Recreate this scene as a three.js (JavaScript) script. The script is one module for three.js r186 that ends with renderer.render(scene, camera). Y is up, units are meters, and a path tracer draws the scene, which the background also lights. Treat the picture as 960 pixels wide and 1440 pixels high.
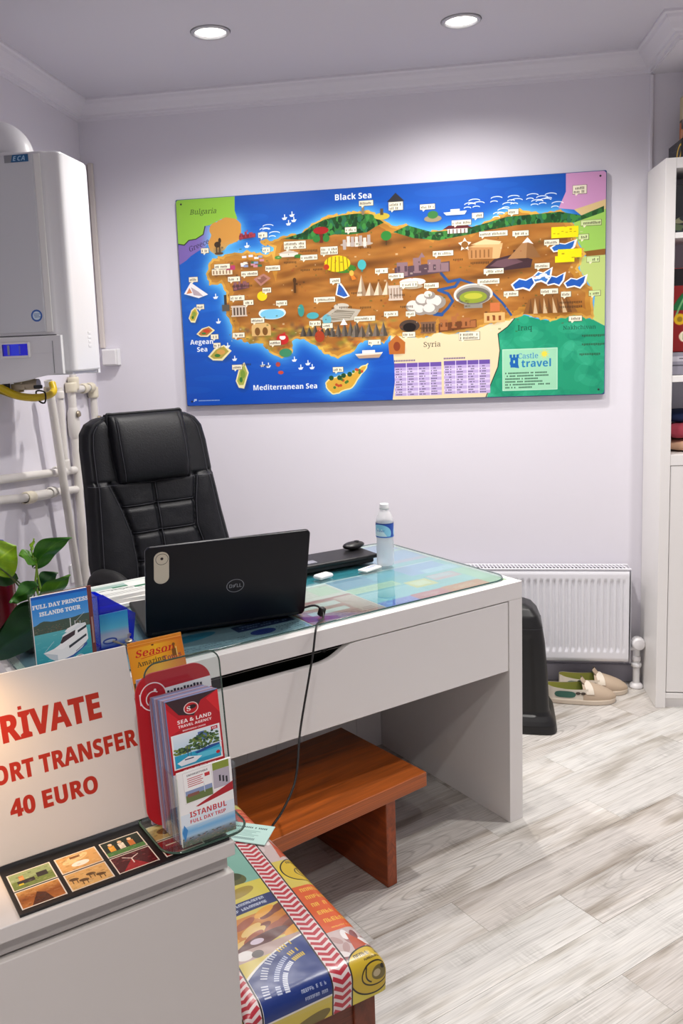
import * as THREE from 'three';
import { RoundedBoxGeometry } from 'three/addons/geometries/RoundedBoxGeometry.js';
import { mergeGeometries } from 'three/addons/utils/BufferGeometryUtils.js';
import { RectAreaLightUniformsLib } from 'three/addons/lights/RectAreaLightUniformsLib.js';

// ---------------------------------------------------------------- camera, light, exposure
const scene = new THREE.Scene();
scene.background = new THREE.Color(0x000000);
const camera = new THREE.PerspectiveCamera(2 * Math.atan(720 / 1211.4454) * 180 / Math.PI, 960 / 1440, 0.05, 30);
camera.position.set(0, 1.43, 3.561);
{ // the lens: turned a little to the left and down, with a slight roll
  const m = new THREE.Matrix4().set(0.98666, -0.04002, -0.15779, 0, 0.01713, 0.98946, -0.14379, 0, 0.16188, 0.13917, 0.97695, 0, 0, 0, 0, 1).transpose();
  camera.quaternion.setFromRotationMatrix(m);
}
camera.setViewOffset(960, 1440, 480 - 414.358, 720 - 653.993, 960, 1440);
const renderer = new THREE.WebGLRenderer({ antialias: true });
renderer.toneMapping = THREE.LinearToneMapping;
renderer.toneMappingExposure = 0.62;
renderer.shadowMap.enabled = true;
RectAreaLightUniformsLib.init();
const LAMP = 9.0, LAMP_COLOR = 0xfffaf5;                       // candela of one ceiling downlight
const LAMP_SPOTS = [[-0.705, 0.645], [0.105, 0.522], [0.12, 1.20], [0.95, 1.12], [-0.7, 3.75], [0.12, 3.7]];

// ---------------------------------------------------------------- helpers
const V = (x, y, z) => new THREE.Vector3(x, y, z);
const V2 = (x, y) => new THREE.Vector2(x, y);
let seed = 7;
const rnd = () => { seed = (seed * 1664525 + 1013904223) >>> 0; return seed / 4294967296; };
const rr = (a, b) => a + (b - a) * rnd();
const used = new Map();
function numbered(n) { const k = used.get(n) || 0; used.set(n, k + 1); return k ? `${n}_${String(k).padStart(3, '0')}` : n; }
const YAW = 0.712, CA = Math.cos(YAW), SA = Math.sin(YAW);
// desk frame: u runs along the desk front from its right end to the left, n points from the front out into the room
const D = (u, y, n) => V(0.238 - u * CA + n * SA, y, 1.085 + u * SA + n * CA);
const MAT = (color, roughness = 0.5, o = {}) => new THREE.MeshPhysicalMaterial({ color, roughness, ...o });
function canvasTex(w, h, draw) {
  const c = document.createElement('canvas'); c.width = w; c.height = h;
  draw(c.getContext('2d'), w, h);
  const t = new THREE.CanvasTexture(c); t.colorSpace = THREE.SRGBColorSpace; t.anisotropy = 8;
  t.wrapS = t.wrapT = THREE.RepeatWrapping;
  return t;
}
const print = (w, h, draw, rough = 0.4) => new THREE.MeshPhysicalMaterial({ color: 0xffffff, map: canvasTex(w, h, draw), roughness: rough });
function fin(m) { m.castShadow = true; m.receiveShadow = true; return m; }
function part(name, geo, mat, parent, x = 0, y = 0, z = 0, rx = 0, ry = 0, rz = 0) {
  const m = fin(new THREE.Mesh(geo, mat)); m.name = parent ? name : numbered(name);
  m.position.set(x, y, z); m.rotation.set(rx, ry, rz);
  (parent || scene).add(m);
  return m;
}
const counts = new WeakMap();
function kid(name, geo, mat, parent, ...r) {                   // a part; repeats within one thing take a number
  let c = counts.get(parent); if (!c) counts.set(parent, c = new Map());
  const k = c.get(name) || 0; c.set(name, k + 1);
  return part(k ? `${name}_${String(k).padStart(3, '0')}` : name, geo, mat, parent, ...r);
}
function tag(o, label, category, group) { o.userData.label = label; o.userData.category = category; if (group) o.userData.group = group; return o; }
function thing(name, label, category, pos, turn = 0, group) {
  const o = new THREE.Group(); o.name = numbered(name); scene.add(o);
  o.position.copy(pos); o.rotation.y = turn;
  return tag(o, label, category, group);
}
const dthing = (name, label, cat, u, y, n, extra = 0, group) => thing(name, label, cat, D(u, y, n), YAW + extra, group);
function struct(name, geo, mat, x = 0, y = 0, z = 0) { const m = part(name, geo, mat, null, x, y, z); m.userData.kind = 'structure'; return m; }
const box = (w, h, d) => new THREE.BoxGeometry(w, h, d);
const rbox = (w, h, d, r = 0.004, s = 2) => new RoundedBoxGeometry(w, h, d, s, Math.min(r, w / 2.01, h / 2.01, d / 2.01));
const cyl = (r0, r1, h, s = 24) => new THREE.CylinderGeometry(r0, r1, h, s);
const lathe = (pts, s = 40) => new THREE.LatheGeometry(pts.map(p => V2(p[0], p[1])), s);
const tube = (pts, r, seg = 40, rad = 10, closed = false) => new THREE.TubeGeometry(new THREE.CatmullRomCurve3(pts, closed, 'centripetal'), seg, r, rad, closed);
function path(pts, r, rad = 14, bend = 0.03) {                  // straight pipe runs with rounded bends
  const cp = new THREE.CurvePath(); let last = pts[0];
  for (let i = 1; i < pts.length - 1; i++) {
    const a = pts[i].clone().add(pts[i - 1].clone().sub(pts[i]).setLength(bend)), b = pts[i].clone().add(pts[i + 1].clone().sub(pts[i]).setLength(bend));
    cp.add(new THREE.LineCurve3(last, a)); cp.add(new THREE.QuadraticBezierCurve3(a, pts[i], b)); last = b;
  }
  cp.add(new THREE.LineCurve3(last, pts[pts.length - 1]));
  return new THREE.TubeGeometry(cp, 24 * (pts.length - 1), r, rad, false);
}
function moved(g, x, y, z, rx = 0, ry = 0, rz = 0) { return g.clone().applyMatrix4(new THREE.Matrix4().compose(V(x, y, z), new THREE.Quaternion().setFromEuler(new THREE.Euler(rx, ry, rz)), V(1, 1, 1))); }
const join = gs => mergeGeometries(gs.map(g => { const q = g.index ? g.toNonIndexed() : g.clone(); for (const k of Object.keys(q.attributes)) if (!['position', 'normal', 'uv'].includes(k)) q.deleteAttribute(k); return q; }));
const shape = pts => { const s = new THREE.Shape(); pts.forEach((p, i) => i ? s.lineTo(p[0], p[1]) : s.moveTo(p[0], p[1])); return s; };
function rshape(w, h, r) { // rounded rectangle centred on the origin
  const s = new THREE.Shape(), x = -w / 2, y = -h / 2;
  s.moveTo(x + r, y); s.lineTo(x + w - r, y); s.absarc(x + w - r, y + r, r, -Math.PI / 2, 0); s.lineTo(x + w, y + h - r); s.absarc(x + w - r, y + h - r, r, 0, Math.PI / 2);
  s.lineTo(x + r, y + h); s.absarc(x + r, y + h - r, r, Math.PI / 2, Math.PI); s.lineTo(x, y + r); s.absarc(x + r, y + r, r, Math.PI, Math.PI * 1.5);
  return s;
}
const extrude = (s, depth, bevel = 0, seg = 12) => new THREE.ExtrudeGeometry(s, { depth: depth - 2 * bevel, bevelEnabled: bevel > 0, bevelSize: bevel, bevelThickness: bevel, bevelOffset: -bevel, bevelSegments: 2, curveSegments: seg }).translate(0, 0, bevel);
function unitUV(g) { // spread the uv of a flat geometry over 0..1
  g.computeBoundingBox(); const b = g.boundingBox, p = g.attributes.position, uv = new Float32Array(p.count * 2);
  for (let i = 0; i < p.count; i++) { uv[2 * i] = (p.getX(i) - b.min.x) / (b.max.x - b.min.x); uv[2 * i + 1] = (p.getY(i) - b.min.y) / (b.max.y - b.min.y); }
  g.setAttribute('uv', new THREE.BufferAttribute(uv, 2)); return g;
}
function grid(nu, nv, fn, uvScale = 1) {                        // a surface from fn(s, t) -> [x, y, z(, u, v)]
  const P = [], U = [], I = [];
  for (let j = 0; j <= nv; j++) for (let i = 0; i <= nu; i++) { const q = fn(i / nu, j / nv); P.push(q[0], q[1], q[2]); U.push(q.length > 3 ? q[3] : i / nu * uvScale, q.length > 3 ? q[4] : j / nv * uvScale); }
  for (let j = 0; j < nv; j++) for (let i = 0; i < nu; i++) { const a = j * (nu + 1) + i, b = a + 1, c = a + nu + 1, d = c + 1; I.push(a, b, d, a, d, c); }
  const g = new THREE.BufferGeometry(); g.setAttribute('position', new THREE.Float32BufferAttribute(P, 3)); g.setAttribute('uv', new THREE.Float32BufferAttribute(U, 2)); g.setIndex(I); g.computeVertexNormals();
  return g;
}
// value noise
const hash = (x, y, k) => { let h = (x * 374761393 + y * 668265263 + k * 974634541) | 0; h = Math.imul(h ^ (h >>> 13), 1274126177); return ((h ^ (h >>> 16)) >>> 0) / 4294967296; };
function noise(x, y, k) { const xi = Math.floor(x), yi = Math.floor(y), fx = x - xi, fy = y - yi, sx = fx * fx * (3 - 2 * fx), sy = fy * fy * (3 - 2 * fy); const a = hash(xi, yi, k), b = hash(xi + 1, yi, k), c = hash(xi, yi + 1, k), d = hash(xi + 1, yi + 1, k); return a + (b - a) * sx + (c - a) * sy + (a - b - c + d) * sx * sy; }
const fbm = (x, y, k, o = 4) => { let s = 0, a = 0.5, f = 1; for (let i = 0; i < o; i++) { s += a * noise(x * f, y * f, k + i); a *= 0.5; f *= 2.03; } return s / (1 - Math.pow(0.5, o)); };
function dataTex(w, h, fn, srgb = true) {
  const d = new Uint8Array(w * h * 4);
  for (let j = 0; j < h; j++) for (let i = 0; i < w; i++) { const c = fn(i / w, j / h, i, j), k = 4 * (j * w + i); d[k] = Math.max(0, Math.min(255, c[0])); d[k + 1] = Math.max(0, Math.min(255, c[1])); d[k + 2] = Math.max(0, Math.min(255, c[2])); d[k + 3] = 255; }
  const t = new THREE.DataTexture(d, w, h); t.magFilter = THREE.LinearFilter; t.minFilter = THREE.LinearFilter; t.wrapS = t.wrapT = THREE.RepeatWrapping; if (srgb) t.colorSpace = THREE.SRGBColorSpace; t.needsUpdate = true; return t;
}

// ---------------------------------------------------------------- shared materials
const plasterBump = dataTex(256, 256, (u, v) => { const g = 128 + 90 * (fbm(u * 16, v * 16, 3, 4) - 0.5); return [g, g, g]; }, false); plasterBump.repeat.set(3, 3);
const M = {
  wall: MAT(0xe2dfe8, 0.85, { bumpMap: plasterBump, bumpScale: 0.0012 }),
  ceiling: MAT(0xd6d3de, 0.9),
  cornice: MAT(0xe2dfe8, 0.7),
  skirting: MAT(0xa9a7b4, 0.6),  // greyed: the shade at floor level is put into this colour
  whiteBoard: MAT(0xeae8e6, 0.38), counterBoardDim: MAT(0xcdc8c4, 0.4),  // counter gets a greyer copy: its weaker lamplight is painted in
  whiteGloss: MAT(0xe6e4e6, 0.25),
  whiteMetal: MAT(0xe4e4ea, 0.3),
  whitePlastic: MAT(0xe8e8ea, 0.35),
  boilerWhite: MAT(0xe2e2e4, 0.28),
  boilerGrey: MAT(0xd4d6da, 0.35),
  pipeWhite: MAT(0xdedad4, 0.42),
  pipeCream: MAT(0xe0d8c2, 0.45),
  brass: MAT(0xa89c86, 0.35, { metalness: 0.7 }),
  darkMetal: MAT(0x3a3a3c, 0.4, { metalness: 0.6 }),
  steel: MAT(0xb8b8bc, 0.25, { metalness: 0.9 }),
  black: MAT(0x0b0b0d, 0.4),
  blackMatte: MAT(0x121214, 0.6),
  blackGloss: MAT(0x08080a, 0.15),
  acrylic: MAT(0xf6fbfa, 0.04, { transmission: 1, thickness: 0, ior: 1.49 }),
  acrylicEdge: MAT(0x4c6a5c, 0.1, { transmission: 0.5, thickness: 0 }),
  paper: MAT(0xeceae6, 0.7),
  yellowHose: MAT(0xd8b800, 0.4),
};

// ---------------------------------------------------------------- room
const XL = -1.445, XR = 1.95, ZB = 0, ZF = 5.0, YC = 2.452, XC = 0.818, ZC = 0.38;
struct('wall_back', box(XR - XL + 0.3, YC + 0.2, 0.12), M.wall, (XL + XR) / 2, YC / 2, -0.06);
struct('wall_left', box(0.12, YC + 0.2, ZF + 0.24), M.wall, XL - 0.06, YC / 2, ZF / 2);
struct('wall_right', box(0.12, YC + 0.2, ZF + 0.24), M.wall, XR + 0.06, YC / 2, ZF / 2);
struct('wall_front', box(XR - XL + 0.3, YC + 0.2, 0.12), M.wall, (XL + XR) / 2, YC / 2, ZF + 0.06);
struct('wall_right_beam', box(XR - XC, 0.085, ZC), M.wall, (XL * 0 + XC + XR) / 2, YC - 0.0425 + 0.005, ZC / 2);
struct('trim_5', rbox(0.012, 0.36, 0.012, 0.003), M.cornice, XC, 2.19, 0.005);
{ // ceiling with round openings for the downlights
  const s = shape([[XL - 0.1, -0.1], [XR + 0.1, -0.1], [XR + 0.1, ZF + 0.1], [XL - 0.1, ZF + 0.1]]);
  for (const [x, z] of LAMP_SPOTS) { const h = new THREE.Path(); h.absarc(x, z, 0.066, 0, Math.PI * 2, true); s.holes.push(h); }
  const c = struct('ceiling', new THREE.ExtrudeGeometry(s, { depth: 0.09, bevelEnabled: false, curveSegments: 40 }).rotateX(Math.PI / 2).scale(1, 1, 1), M.ceiling);
  c.position.y = YC + 0.09;
}
{ // floor slab, then planks laid along the desk's direction
  const floor = new THREE.Group(); floor.name = numbered('floor'); floor.userData.kind = 'structure'; scene.add(floor);
  kid('screed', box(XR - XL + 0.3, 0.1, ZF + 0.3), MAT(0x8c8880, 0.9), floor, (XL + XR) / 2, -0.0605, ZF / 2);
  const L = 0.92, W = 0.1352, TH = 0.0105, mats = [];
  for (let k = 0; k < 6; k++) {
    const tone = [0, -7, 5, -12, 3, -3][k], warm = [0, 2, -2, 3, 1, -1][k];
    const knot = [0.25 + 0.5 * hash(k, 1, 9), 0.3 + 0.4 * hash(k, 2, 9)], cat = k % 3 === 1;
    const tex = dataTex(1024, 160, (u, v) => {
      const x = u * 9, y = v * 1.35;
      let warp = fbm(x * 0.5, y * 1.6, 20 + k, 3);
      let g = 0;
      g += (fbm(x * 0.55, y * 42 + warp * 5, 40 + k, 3) - 0.5) * 30;
      g += (noise(x * 3.2, y * 190, 60 + k) - 0.5) * 20; g -= Math.pow(noise(x * 1.3, y * 60 + warp * 3, 65 + k), 5) * 40;
      const patch = fbm(x * 0.38, y * 2.2, 80 + k, 3);
      g -= Math.max(0, patch - 0.54) * 170;
      if (cat) { const dx = (u - knot[0]) * 3.4, dy = (v - knot[1]) * 2.4; const r = Math.sqrt(dx * dx + dy * dy * 3 + 0.02) * 8 + warp * 3.0; g -= Math.pow(Math.max(0, Math.sin(r * 3.0)), 5) * 40 * Math.exp(-dx * dx * 0.7); }
      const saw = noise(x * 26, y * 3, 100 + k) * Math.max(0, fbm(x * 0.9, y * 2, 120 + k, 2) - 0.56) * 4; g -= saw * 26;
      const b = 211 + tone + g;
      return [b + warm, b - 3 + warm * 0.3 + - Math.max(0, patch - 0.5) * 14, b - 8 - Math.max(0, patch - 0.5) * 34];
    });
    tex.repeat.set(1 / L, 1 / W);
    mats.push(MAT(0xffffff, 0.42, { map: tex }));
  }
  const bev = 0.0006;
  const full = extrude(shape([[0, 0], [L - 0.0006, 0], [L - 0.0006, W - 0.0006], [0, W - 0.0006]]), TH, bev);
  const inside = (p) => p.x > XL && p.x < XR && p.z > ZB && p.z < ZF;
  const toW = (px, q) => V(0.238 + px * CA + q * SA, 0, 1.085 - px * SA + q * CA); // px = -u, q = n
  const clip = (poly, f) => { const o = []; for (let i = 0; i < poly.length; i++) { const a = poly[i], b = poly[(i + 1) % poly.length], fa = f(a), fb = f(b); if (fa >= 0) o.push(a); if (fa * fb < 0) { const t = fa / (fa - fb); o.push([a[0] + (b[0] - a[0]) * t, a[1] + (b[1] - a[1]) * t]); } } return o; };
  for (let r = -24; r < 34; r++) {
    const q1 = 0.31 + r * W, off = -0.44 + L * ((r * 0.37 + 0.11 * Math.sin(r * 5.1)) % 1);
    for (let c = -6; c < 7; c++) {
      const x0 = off + c * L;
      let poly = [[0, 0], [L - 0.0006, 0], [L - 0.0006, W - 0.0006], [0, W - 0.0006]];
      const wpt = (p) => toW(x0 + p[0], q1 - p[1]);
      const all = poly.every(p => inside(wpt(p)));
      let g = full;
      if (!all) {
        for (const f of [p => wpt(p).x - XL - 0.002, p => XR - 0.002 - wpt(p).x, p => wpt(p).z - ZB - 0.002, p => ZF - 0.002 - wpt(p).z]) poly = clip(poly, f);
        if (poly.length < 3) continue;
        let area = 0; for (let i = 0; i < poly.length; i++) { const a = poly[i], b = poly[(i + 1) % poly.length]; area += a[0] * b[1] - b[0] * a[1]; }
        if (Math.abs(area) < 0.002) continue;
        g = extrude(shape(poly), TH, 0);
      }
      const m = kid('plank', g, mats[Math.floor(hash(r, c, 5) * 6)], floor);
      const w0 = toW(x0, q1);
      m.matrixAutoUpdate = true; m.position.set(w0.x, -TH, w0.z);
      m.rotation.set(-Math.PI / 2, 0, YAW, 'YXZ'); m.rotation.set(0, 0, 0); m.quaternion.setFromRotationMatrix(new THREE.Matrix4().makeBasis(V(CA, 0, -SA), V(-SA, 0, -CA), V(0, 1, 0)));
    }
  }
}
{ // cornice, mitred at the corners, and skirting
  const prof = [[0, 0], [0.066, 0], [0.066, 0.008], [0.058, 0.012], [0.054, 0.022], [0.042, 0.034], [0.03, 0.05], [0.02, 0.056], [0.018, 0.064], [0.008, 0.066], [0.006, 0.076], [0, 0.076]];
  const verts = [[XL, ZF], [XL, ZB], [XC, ZB], [XC, ZC], [XR, ZC]], normals = [[1, 0], [0, 1], [-1, 0], [0, 1]];
  const offAt = (i) => i === 0 ? normals[0] : i === 4 ? normals[3] : [normals[i - 1][0] + normals[i][0], normals[i - 1][1] + normals[i][1]];
  for (let i = 0; i < 4; i++) {
    const A = verts[i], B = verts[i + 1], oa = offAt(i), ob = offAt(i + 1), n = prof.length;
    const P = [], I = [];
    for (const [v, o] of [[A, oa], [B, ob]]) for (const [d, h] of prof) P.push(v[0] + o[0] * d, YC - h, v[1] + o[1] * d);
    for (let k = 0; k < n; k++) { const a = k, b = (k + 1) % n; I.push(a, b, n + b, a, n + b, n + a); }
    for (let k = 1; k < n - 1; k++) { I.push(0, k + 1, k, n, n + k, n + k + 1); }
    let g = new THREE.BufferGeometry(); g.setAttribute('position', new THREE.Float32BufferAttribute(P, 3)); g.setIndex(I); g = g.toNonIndexed(); g.computeVertexNormals();
    g.setAttribute('uv', new THREE.Float32BufferAttribute(new Float32Array(g.attributes.position.count * 2), 2));
    struct(`trim_${i + 1}`, g, M.cornice);
  }
  struct('baseboard_back', rbox(2.24, 0.075, 0.014, 0.004), M.skirting, XL + 1.135, 0.0375, 0.007);
  struct('baseboard_left', rbox(0.014, 0.075, ZF - 0.02, 0.004), M.skirting, XL + 0.007, 0.0375, ZF / 2 + 0.01);
}
// recessed downlights: housing, trim ring, glowing lens, and the light itself just under the lens
LAMP_SPOTS.forEach(([x, z], i) => {
  const seen = i < 2;
  const o = thing('downlight', seen ? (i ? 'round recessed ceiling downlight on the right, above the map\'s right half' : 'round recessed ceiling downlight on the left, above the map\'s left half') : 'round recessed ceiling downlight out of view above the camera side of the office', 'ceiling light', V(x, YC, z), 0, seen ? undefined : 'ceiling downlights out of view');
  part('trim_ring', lathe([[0.05, 0.004], [0.052, -0.006], [0.06, -0.007], [0.064, -0.004], [0.0645, 0.003], [0.05, 0.004]], 48), MAT(0xc4c4c8, 0.3, { metalness: 0.5 }), o);
  part('housing', lathe([[0.051, 0.0], [0.055, 0.05], [0, 0.05], [0, 0.046], [0.051, 0.046], [0.048, 0.002]], 40), M.whiteMetal, o);
  part('lamp_lens', lathe([[0, -0.0005], [0.05, 0.0035]], 40), MAT(0xffffff, 0.5, { emissive: 0xfff8f0, emissiveIntensity: 14 }), o, 0, -0.002, 0);
  const l = new THREE.SpotLight(LAMP_COLOR, LAMP, 0, 1.32, 0.9, 2); l.position.set(x, YC - 0.012, z); l.target.position.set(x, 0, z); l.castShadow = true; l.shadow.radius = 1.8;
  scene.add(l); scene.add(l.target); l.name = 'downlight_beam'; l.target.name = 'downlight_aim';
});

// ---------------------------------------------------------------- bookcase on the right
{
  const x0 = 0.809, x1 = 1.612, d = 0.262, h = 2.02, t = 0.036;
  const o = thing('bookcase', 'tall white bookcase with open shelves above and plain doors below, cut by the right edge', 'bookcase', V(x0, 0, 0));
  kid('side_panel', rbox(t, h, d, 0.0015), M.whiteBoard, o, t / 2, h / 2, d / 2 + 0.003);
  kid('side_panel', rbox(t, h, d, 0.0015), M.whiteBoard, o, x1 - x0 - t / 2, h / 2, d / 2 + 0.003);
  const w = x1 - x0 - 2 * t, cx = (x1 - x0) / 2;
  kid('top_panel', rbox(w, 0.036, d - 0.001, 0.0015), M.whiteBoard, o, cx, h - 0.018, d / 2 + 0.003);
  kid('back_panel', box(w, h - 0.04, 0.005), MAT(0xc9cad6, 0.6), o, cx, h / 2, 0.006);  // bluish: the cool light on the shelf back is painted in
  for (const [y, th] of [[0.954, 0.04], [1.25, 0.023], [1.755, 0.02], [0.05, 0.02]]) kid('shelf', rbox(w, th, d - 0.012, 0.0015), M.whiteBoard, o, cx, y, d / 2 + 0.008);
  kid('plinth', box(w, 0.058, 0.016), M.whiteBoard, o, cx, 0.029, d - 0.02);
  for (const s of [0, 1]) { const dw = w / 2 - 0.003; const dr = kid('door', rbox(dw, 0.868, 0.017, 0.002), M.whiteBoard, o, t + 0.002 + dw / 2 + s * (dw + 0.002), 0.498, d - 0.008); part('knob', lathe([[0, 0.02], [0.009, 0.019], [0.012, 0.014], [0.006, 0.008], [0.006, 0]], 20), M.steel, dr, s ? -dw / 2 + 0.04 : dw / 2 - 0.04, 0.3, 0.0085, Math.PI / 2); }
  // things on and in it
  const shelfBox = (name, label, cat, w_, h_, d_, x, y, z, mats, draw, pw = 128, ph = 128) => {
    const b = thing(name, label, cat, V(x, y, z));
    part('carton', rbox(w_, h_, d_, 0.002), mats, b, 0, h_ / 2, 0);
    const front = print(pw, ph, draw[0]); part('front_print', new THREE.PlaneGeometry(w_ - 0.004, h_ - 0.004), front, b, 0, h_ / 2, d_ / 2 + 0.0006);
    if (draw[1]) part('side_print', new THREE.PlaneGeometry(d_ - 0.004, h_ - 0.004), print(pw, ph, draw[1]), b, -w_ / 2 - 0.0006, h_ / 2, 0, 0, -Math.PI / 2);
    return b;
  };
  shelfBox('carton', 'black carton with curling yellow lettering lying on top of the bookcase', 'box', 0.34, 0.075, 0.17, 0.875 + 0.17, h, 0.12, M.black, [
    (g, W, H) => { g.fillStyle = '#15161c'; g.fillRect(0, 0, W, H); g.strokeStyle = '#f2c61c'; g.lineWidth = 9; g.lineCap = 'round'; g.beginPath(); g.ellipse(22, 70, 14, 32, 0.2, 0, 7); g.stroke(); g.beginPath(); g.moveTo(40, 100); g.bezierCurveTo(50, 20, 66, 20, 64, 90); g.stroke(); g.beginPath(); g.moveTo(80, 40); g.lineTo(80, 100); g.moveTo(104, 40); g.lineTo(104, 100); g.stroke(); },
    (g, W, H) => { g.fillStyle = '#1b1c24'; g.fillRect(0, 0, W, H); g.fillStyle = '#3a3a40'; for (let k = 0; k < 20; k++) g.fillRect(hash(k, 1, 2) * W, hash(k, 2, 2) * H * 0.5, 16, 7); g.strokeStyle = '#e8be20'; g.lineWidth = 12; g.beginPath(); g.ellipse(112, 74, 20, 44, 0.3, 0, 7); g.stroke(); }]);
  shelfBox('carton', 'upright picture carton in cream and dark colours standing on the black carton', 'box', 0.24, 0.165, 0.1, 0.9 + 0.12, h + 0.0755, 0.13, MAT(0xcfc4a4, 0.6), [
    (g, W, H) => { g.fillStyle = '#2a2622'; g.fillRect(0, 0, W, H); g.fillStyle = '#d9cdb4'; g.fillRect(0, 0, W, H * 0.45); g.fillStyle = '#f2e6ea'; g.beginPath(); g.ellipse(40, 44, 30, 36, 0, 0, 7); g.fill(); g.fillStyle = '#7c2838'; g.beginPath(); g.ellipse(36, 26, 12, 16, 0.5, 0, 7); g.fill(); g.fillStyle = '#c98a52'; g.beginPath(); g.ellipse(30, 100, 18, 12, 0, 0, 7); g.fill(); },
    (g, W, H) => { g.fillStyle = '#3c342c'; g.fillRect(0, 0, W, H); g.fillStyle = '#c8b98e'; g.fillRect(0, 0, W, H * 0.5); g.fillStyle = '#e6dcd4'; g.beginPath(); g.ellipse(84, 50, 34, 42, 0, 0, 7); g.fill(); g.fillStyle = '#822c3a'; g.beginPath(); g.ellipse(74, 26, 14, 20, 0.6, 0, 7); g.fill(); g.fillRect(70, 52, 30, 14); g.fillStyle = '#d0702c'; g.fillRect(0, 70, 30, 50); g.fillStyle = '#e8a070'; g.beginPath(); g.ellipse(40, 104, 22, 14, 0, 0, 7); g.fill(); }]);
  // toy box on the shelf: red below, green above, round yellow dials
  const tb = shelfBox('toy_box', 'red and green boxed toy with yellow round dials on the bookcase shelf', 'box', 0.3, 0.3, 0.16, x0 + t + 0.006 + 0.15, 1.345, 0.13, MAT(0xa01818, 0.5), [
    (g, W, H) => { g.fillStyle = '#8e1616'; g.fillRect(0, 0, W, H); const gr = g.createLinearGradient(0, 0, 0, H * 0.52); g.fillStyle = '#0c6a34'; g.beginPath(); g.moveTo(0, H * 0.5); g.quadraticCurveTo(10, 30, 60, 10); g.lineTo(W, 10); g.lineTo(W, H * 0.5); g.fill(); g.fillStyle = '#120c10'; g.fillRect(0, 0, W, 26); g.strokeStyle = '#7ab87a'; g.lineWidth = 3; g.beginPath(); g.moveTo(4, 80); g.quadraticCurveTo(16, 40, 34, 24); g.stroke(); g.fillStyle = '#e2b81a'; g.beginPath(); g.arc(12, 78, 9, 0, 7); g.fill(); g.fillStyle = '#9c7a10'; g.beginPath(); g.arc(12, 78, 4, 0, 7); g.fill(); g.fillStyle = '#efe8c8'; g.beginPath(); g.arc(20, 105, 9, 0, 7); g.fill(); g.fillStyle = '#2a7a3a'; g.fillRect(17, 100, 6, 10); }]);
  shelfBox('ring_binder', 'grey flat box lying under the red and green toy box on the shelf', 'box', 0.32, 0.081, 0.2, x0 + t + 0.005 + 0.16, 1.2625, 0.13, MAT(0x8e8c98, 0.6), [
    (g, W, H) => { g.fillStyle = '#93919e'; g.fillRect(0, 0, W, H); g.fillStyle = '#c2c0ca'; g.fillRect(0, 20, W, 30); g.fillStyle = '#55535e'; g.fillRect(0, 70, W, 8); g.fillRect(10, 30, 50, 6); }]);
  shelfBox('camouflage_box', 'dark patterned box on the top shelf of the bookcase', 'box', 0.32, 0.17, 0.18, x0 + t + 0.005 + 0.16, 1.7655, 0.12, M.blackMatte, [
    (g, W, H) => { g.fillStyle = '#12161e'; g.fillRect(0, 0, W, H); for (let k = 0; k < 40; k++) { g.fillStyle = ['#5a6a4a', '#8a8a6a', '#2a3a44', '#1a2028'][k % 4]; g.beginPath(); g.ellipse(hash(k, 3, 1) * W, H * (0.55 + 0.45 * hash(k, 4, 1)), 14, 8, hash(k, 5, 1) * 3, 0, 7); g.fill(); } }]);
  const blob = (w_, h_, d_, k) => grid(24, 16, (s, q) => { const a = s * Math.PI * 2, b = q * Math.PI - Math.PI / 2; const cx_ = Math.sign(Math.cos(a)) * Math.pow(Math.abs(Math.cos(a)), 0.6) * Math.pow(Math.cos(b), 0.6), cz = Math.sign(Math.sin(a)) * Math.pow(Math.abs(Math.sin(a)), 0.6) * Math.pow(Math.cos(b), 0.6), sy = Math.sign(Math.sin(b)) * Math.pow(Math.abs(Math.sin(b)), 0.7); const n = 1 + 0.16 * (noise(cx_ * 3 + 5, cz * 3 + 7 + sy, k) - 0.5); return [cx_ * w_ / 2 * n, h_ / 2 + sy * h_ / 2 * (sy > 0 ? n : 1), cz * d_ / 2 * n]; });
  tag(part('folded_cloth', blob(0.26, 0.05, 0.18, 4), MAT(0xc9a184, 0.9), null, x0 + t + 0.14, 0.9745, 0.13), 'tan folded cloth lying lowest on the open shelf above the doors', 'cloth', null);
  tag(part('folded_cloth', blob(0.12, 0.055, 0.13, 5), MAT(0xa23a4a, 0.9), null, x0 + t + 0.068, 1.024, 0.15), 'dusty red folded cloth on the tan cloth in the bookcase', 'cloth', null);
  tag(part('folded_cloth', blob(0.2, 0.05, 0.13, 6), MAT(0x14264e, 0.9), null, x0 + t + 0.11, 1.079, 0.12), 'dark blue folded cloth on top of the red cloth in the bookcase', 'cloth', null);
}

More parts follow.
